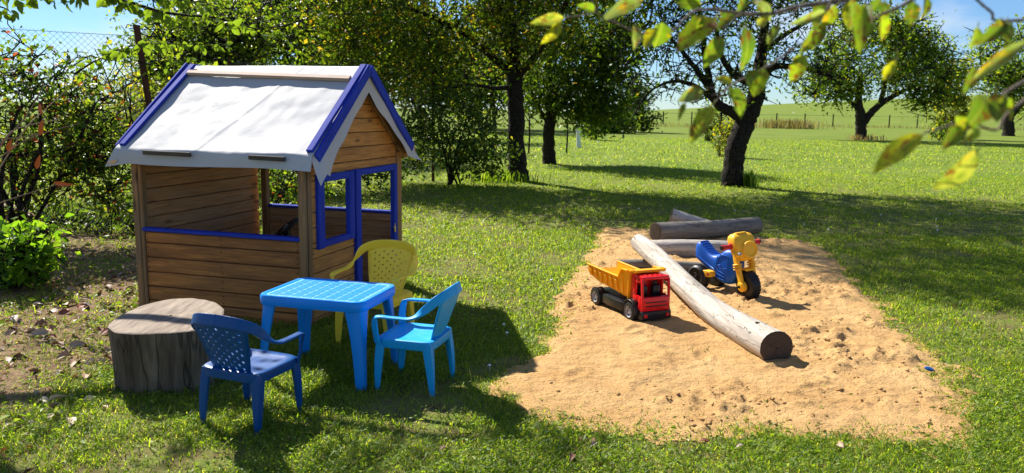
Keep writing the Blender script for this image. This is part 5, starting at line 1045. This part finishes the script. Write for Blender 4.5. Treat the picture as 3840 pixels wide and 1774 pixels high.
# ------------------------------------------------------------------ grass
def lawn():
    r = rng(90); parts_g, parts_c, parts_s = [], [], []
    def pts(n, y0, y1_, marg=1.04):
        y = np.sqrt(r.uniform(y0*y0, y1_*y1_, n)); x = r.uniform(-1, 1, n)*(.655*y+1.2); return x, y
    def cover(x, y):
        e = -sand_edge(x, y); litter = sstep(-.25, .25, worn_edge(x, y))
        pn = fbm(x*1.3, y*1.3, 4, 21); c = np.where(e > 0.05, 1.0, np.where(e > -.02, .55, np.where(e > -.14, .16, 0.014))); c = c*(1-litter*np.clip(.45+1.9*(pn-.45), .05, .93)); c = c*np.clip(.35+2.2*(fbm(x*2.3, y*2.3, 3, 8)-.36), .12, 1)
        lo = (x+1.3357)*math.cos(-YAW)+(y-5.0523)*math.sin(-YAW); la = -(x+1.3357)*math.sin(-YAW)+(y-5.0523)*math.cos(-YAW); c = np.where((lo > -1.33) & (lo < -.03) & (la > .05) & (la < 1.43), 0, c)
        st_ = ((x-c0.x)/.27)**2+((y-c0.y)/.27)**2 < 1; return np.where(st_, 0, c)
    for n, y0, y1_, h0, w0, sg, lean in ((215000, 2.75, 5.0, .036, .0036, 2, 1.0), (230000, 5.0, 9.5, .040, .0052, 2, .9), (170000, 9.5, 20, .045, .010, 1, .8), (110000, 20, 46, .055, .026, 1, .7)):
        x, y = pts(n, y0, y1_); k = r.uniform(0, 1, n) < cover(x, y); x, y = x[k], y[k]; n = len(x); ln = fbm(x*.9, y*.9, 4, 44); h = h0*(.45+.9*r.uniform(0, 1, n)**2.2+.8*np.clip(ln-.45, 0, 1)); w = w0*r.uniform(.7, 1.3, n)
        tall = r.uniform(0, 1, n) < .012; h = np.where(tall, h*2.1, h)
        parts_g.append(blades(np.stack([x, y, np.zeros(n)], 1), h*.85, w*1.15, lean*1.9, r, sg))
    for n, y0, y1_, s0 in ((125000, 2.75, 5.2, .019), (85000, 5.2, 9.5, .025), (30000, 9.5, 18, .044)):
        x, y = pts(n, y0, y1_); pn = fbm(x*1.7+3, y*1.7, 4, 71); k = (r.uniform(0, 1, n) < cover(x, y)) & (pn+r.uniform(-.2, .2, n) > .42); x, y = x[k], y[k]; n = len(x)
        parts_c.append(leaf_cloud(np.stack([x, y, r.uniform(.008, .036, n)], 1), s0*r.uniform(.6, 1.5, n), up=.8, droop=-.1, fold=.25, wid=.42, rng=r))
    n = 40000; x, y = pts(n, 2.75, 8.8); k = ((x < -1.5) | (r.uniform(0, 1, n) < .10)) & (sand_edge(x, y) < 0) & (cover(x, y) > 0); x, y = x[k], y[k]; n = len(x); P = np.stack([x, y, np.full(n, .006)], 1)
    V, F = blades(P, r.uniform(.01, .03, n), np.full(n, .003), 3.5, r, 1); parts_s.append((V, F))
    return parts_g, parts_c, parts_s
pg, pc, ps = lawn()
V, F = cat(pg); tag(link('grass', fast_mesh('grass', V, F), M['grass']), 'short mown grass covering the lawn', 'grass', None, 'stuff')
rw = rng(97); nw = 5200; xw = rw.uniform(-4.6, -1.7, nw); yw = rw.uniform(2.8, 8.2, nw); kw = (fbm(xw*1.9, yw*1.9, 3, 55)+rw.uniform(-.1, .1, nw) > .52) & (np.hypot(xw-c0.x, yw-c0.y) > .34) & (worn_edge(xw, yw) > -.2); xw, yw = xw[kw], yw[kw]
pc.append(leaf_cloud(np.stack([xw, yw, rw.uniform(.012, .07, len(xw))], 1), .036*rw.uniform(.6, 1.4, len(xw)), up=.7, droop=-.1, fold=.25, wid=.55, rng=rw))
rb = rng(98); nb = 2600; xb = rb.uniform(-4.4, -1.5, nb); yb_ = rb.uniform(2.8, 7.6, nb); kb = (worn_edge(xb, yb_) > -.25) & (np.hypot(xb-c0.x, yb_-c0.y) > .36); xb, yb_ = xb[kb], yb_[kb]
Vl, Fl = leaf_cloud(np.stack([xb, yb_, rb.uniform(.010, .026, len(xb))], 1), .035*rb.uniform(.5, 1.5, len(xb)), up=1.4, droop=0, fold=.5, wid=.5, rng=rb); tag(link('leaf_litter', fast_mesh('leaf_litter', Vl, Fl), M['dry_leaf']), 'broken dry leaf litter over the worn ground at the left', 'leaf litter', None, 'stuff')
V, F = cat(pc); tag(link('lawn_weeds', fast_mesh('lawn_weeds', V, F), M['clover']), 'clover and broad leaved weeds in the lawn', 'weeds', None, 'stuff')
V, F = cat(ps); tag(link('straw', fast_mesh('straw', V, F), M['straw']), 'dry straw scattered over the worn ground at the left', 'straw', None, 'stuff')
# fallen leaves
lab = 'dry curled fallen leaf on the worn ground left of the stump'; r = random.Random(5)
me0 = [];
for k in range(3):
    me = leaf_mesh(20+k, 1.0, .5, .6, .7); me.materials.append(M['dry_leaf']); shade(me, 180); me0.append(me)
dl = NT('fallen_leaf'); oi = dl.n.new('ShaderNodeObjectInfo'); dl.bsdf(dl.ramp(oi.outputs['Random'], (0, (0.24, 0.05, 0.03)), (.2, (0.28, 0.13, 0.07)), (.5, (0.42, 0.28, 0.18)), (1, (0.56, 0.46, 0.37))), .6)
for me in me0: me.materials.clear(); me.materials.append(dl.m)
for k in range(330):
    x, y = r.uniform(-3.6, -1.95), r.uniform(3.1, 6.8)
    if abs(x) > .66*y or math.hypot(x-c0.x, y-c0.y) < .36: continue
    o = bpy.data.objects.new('fallen_leaf', me0[k % 3]); COL.objects.link(o); L = r.uniform(.05, .115); o.scale = (L, L, L); o.location = (x, y, r.uniform(.012, .03)); o.rotation_euler = (r.gauss(0, .35), r.gauss(0, .25), r.uniform(0, 6.28)); tag(o, lab, 'leaf', 'fallen leaves by the stump')
for px, py in ((1105, 1147), (1440, 1160), (1735, 1122), (1500, 1128), (1870, 1136), (1465, 1110), (1760, 1125), (2120, 1140)):
    p = G(px, py); o = bpy.data.objects.new('fallen_leaf', me0[int(px) % 3]); COL.objects.link(o); L = r.uniform(.035, .06); o.scale = (L, L, L); o.location = (p.x, p.y, .03); o.rotation_euler = (r.gauss(0, .3), r.gauss(0, .3), r.uniform(0, 6.28)); tag(o, 'brown fallen leaf on the grass in front of the sand pit', 'leaf', 'fallen leaves before the sand pit')
t = NT('rotten_apple'); n = t.noise(t.coord((1, 1, 1), True), 14, 5); t.bsdf(t.mix(t.ramp(n, (.4, 0.0), (.6, 1.0)), (0.28, 0.05, 0.03), (0.26, 0.15, 0.07)), .45, t.bump(n, .5, .01)); M['rot'] = t.m
def apple(p, s, label):
    rg = []
    for f in np.linspace(0, 1, 12):
        a = math.pi*f; rr_ = math.sin(a)*(1+.08*math.sin(f*9)); zz = math.cos(a)*.85-(.25*math.exp(-(f/.12)**2)); rg.append([(max(rr_, .01)*math.cos(w)*(1+.12*mnoise.noise(Vector((math.cos(w)*2, math.sin(w)*2, f*3)))), max(rr_, .01)*math.sin(w), zz) for w in np.linspace(0, 2*math.pi, 17)[:-1]])
    o = MB().loft(rg).build('windfall_apple', M['rot'], None, 80); o.scale = (s, s, s*.8); o.location = (p.x, p.y, s*.55); o.rotation_euler = (.7, .4, 1.0); tag(o, label, 'apple', 'windfall apples')
apple(G(1497, 1122), .024, 'larger red rotten apple on the grass before the sand pit'); apple(G(1442, 1157), .020, 'small brown windfall apple nearest the camera'); apple(G(1465, 1112), .018, 'shrivelled windfall apple beside the larger red one')
# small flowers in the lawn
fw = NT('white_petal'); fw.bsdf((.8, .8, .74), .6); fy = NT('yellow_petal'); fy.bsdf((.8, .55, .02), .6)
fm = []
for mt in (fw.m, fy.m):
    me = MB().lathe([(.001, .006), (.006, .006), (.010, .002), (.008, -.002), (.001, -.003)], 'z', 9).tube([(0, 0, -.03), (.002, 0, -.002)], .0012, 5).mesh('flower'); me.materials.append(mt); fm.append(me)
for k in range(34):
    y = r.uniform(3.4, 12); x = r.uniform(-.3, 1)*.6*y
    if sand_edge(np.array([x]), np.array([y]))[0] > -.05: continue
    o = bpy.data.objects.new('clover_flower', fm[0 if k % 4 else 1]); COL.objects.link(o); s = .7+.08*y; o.scale = (s, s, 1); o.location = (x, y, .038); tag(o, 'white clover flower in the lawn' if k % 4 else 'yellow dandelion flower in the lawn', 'flower', 'white clover flowers' if k % 4 else 'yellow dandelions')
# grass wisps growing in the sand and a blue scrap at its edge
o = MB().loft([[(x*.03, y*.02, z_) for x, y in rrect(1, 1, 3, 10)] for z_ in (0, .012)]).build('plastic_scrap', M['chair_dark'], None, 60, .003); p = G(2335, 943); o.location = (p.x, p.y, .03); o.rotation_euler = (.3, .2, .5); tag(o, 'small dark blue plastic scrap at the right edge of the sand', 'scrap')
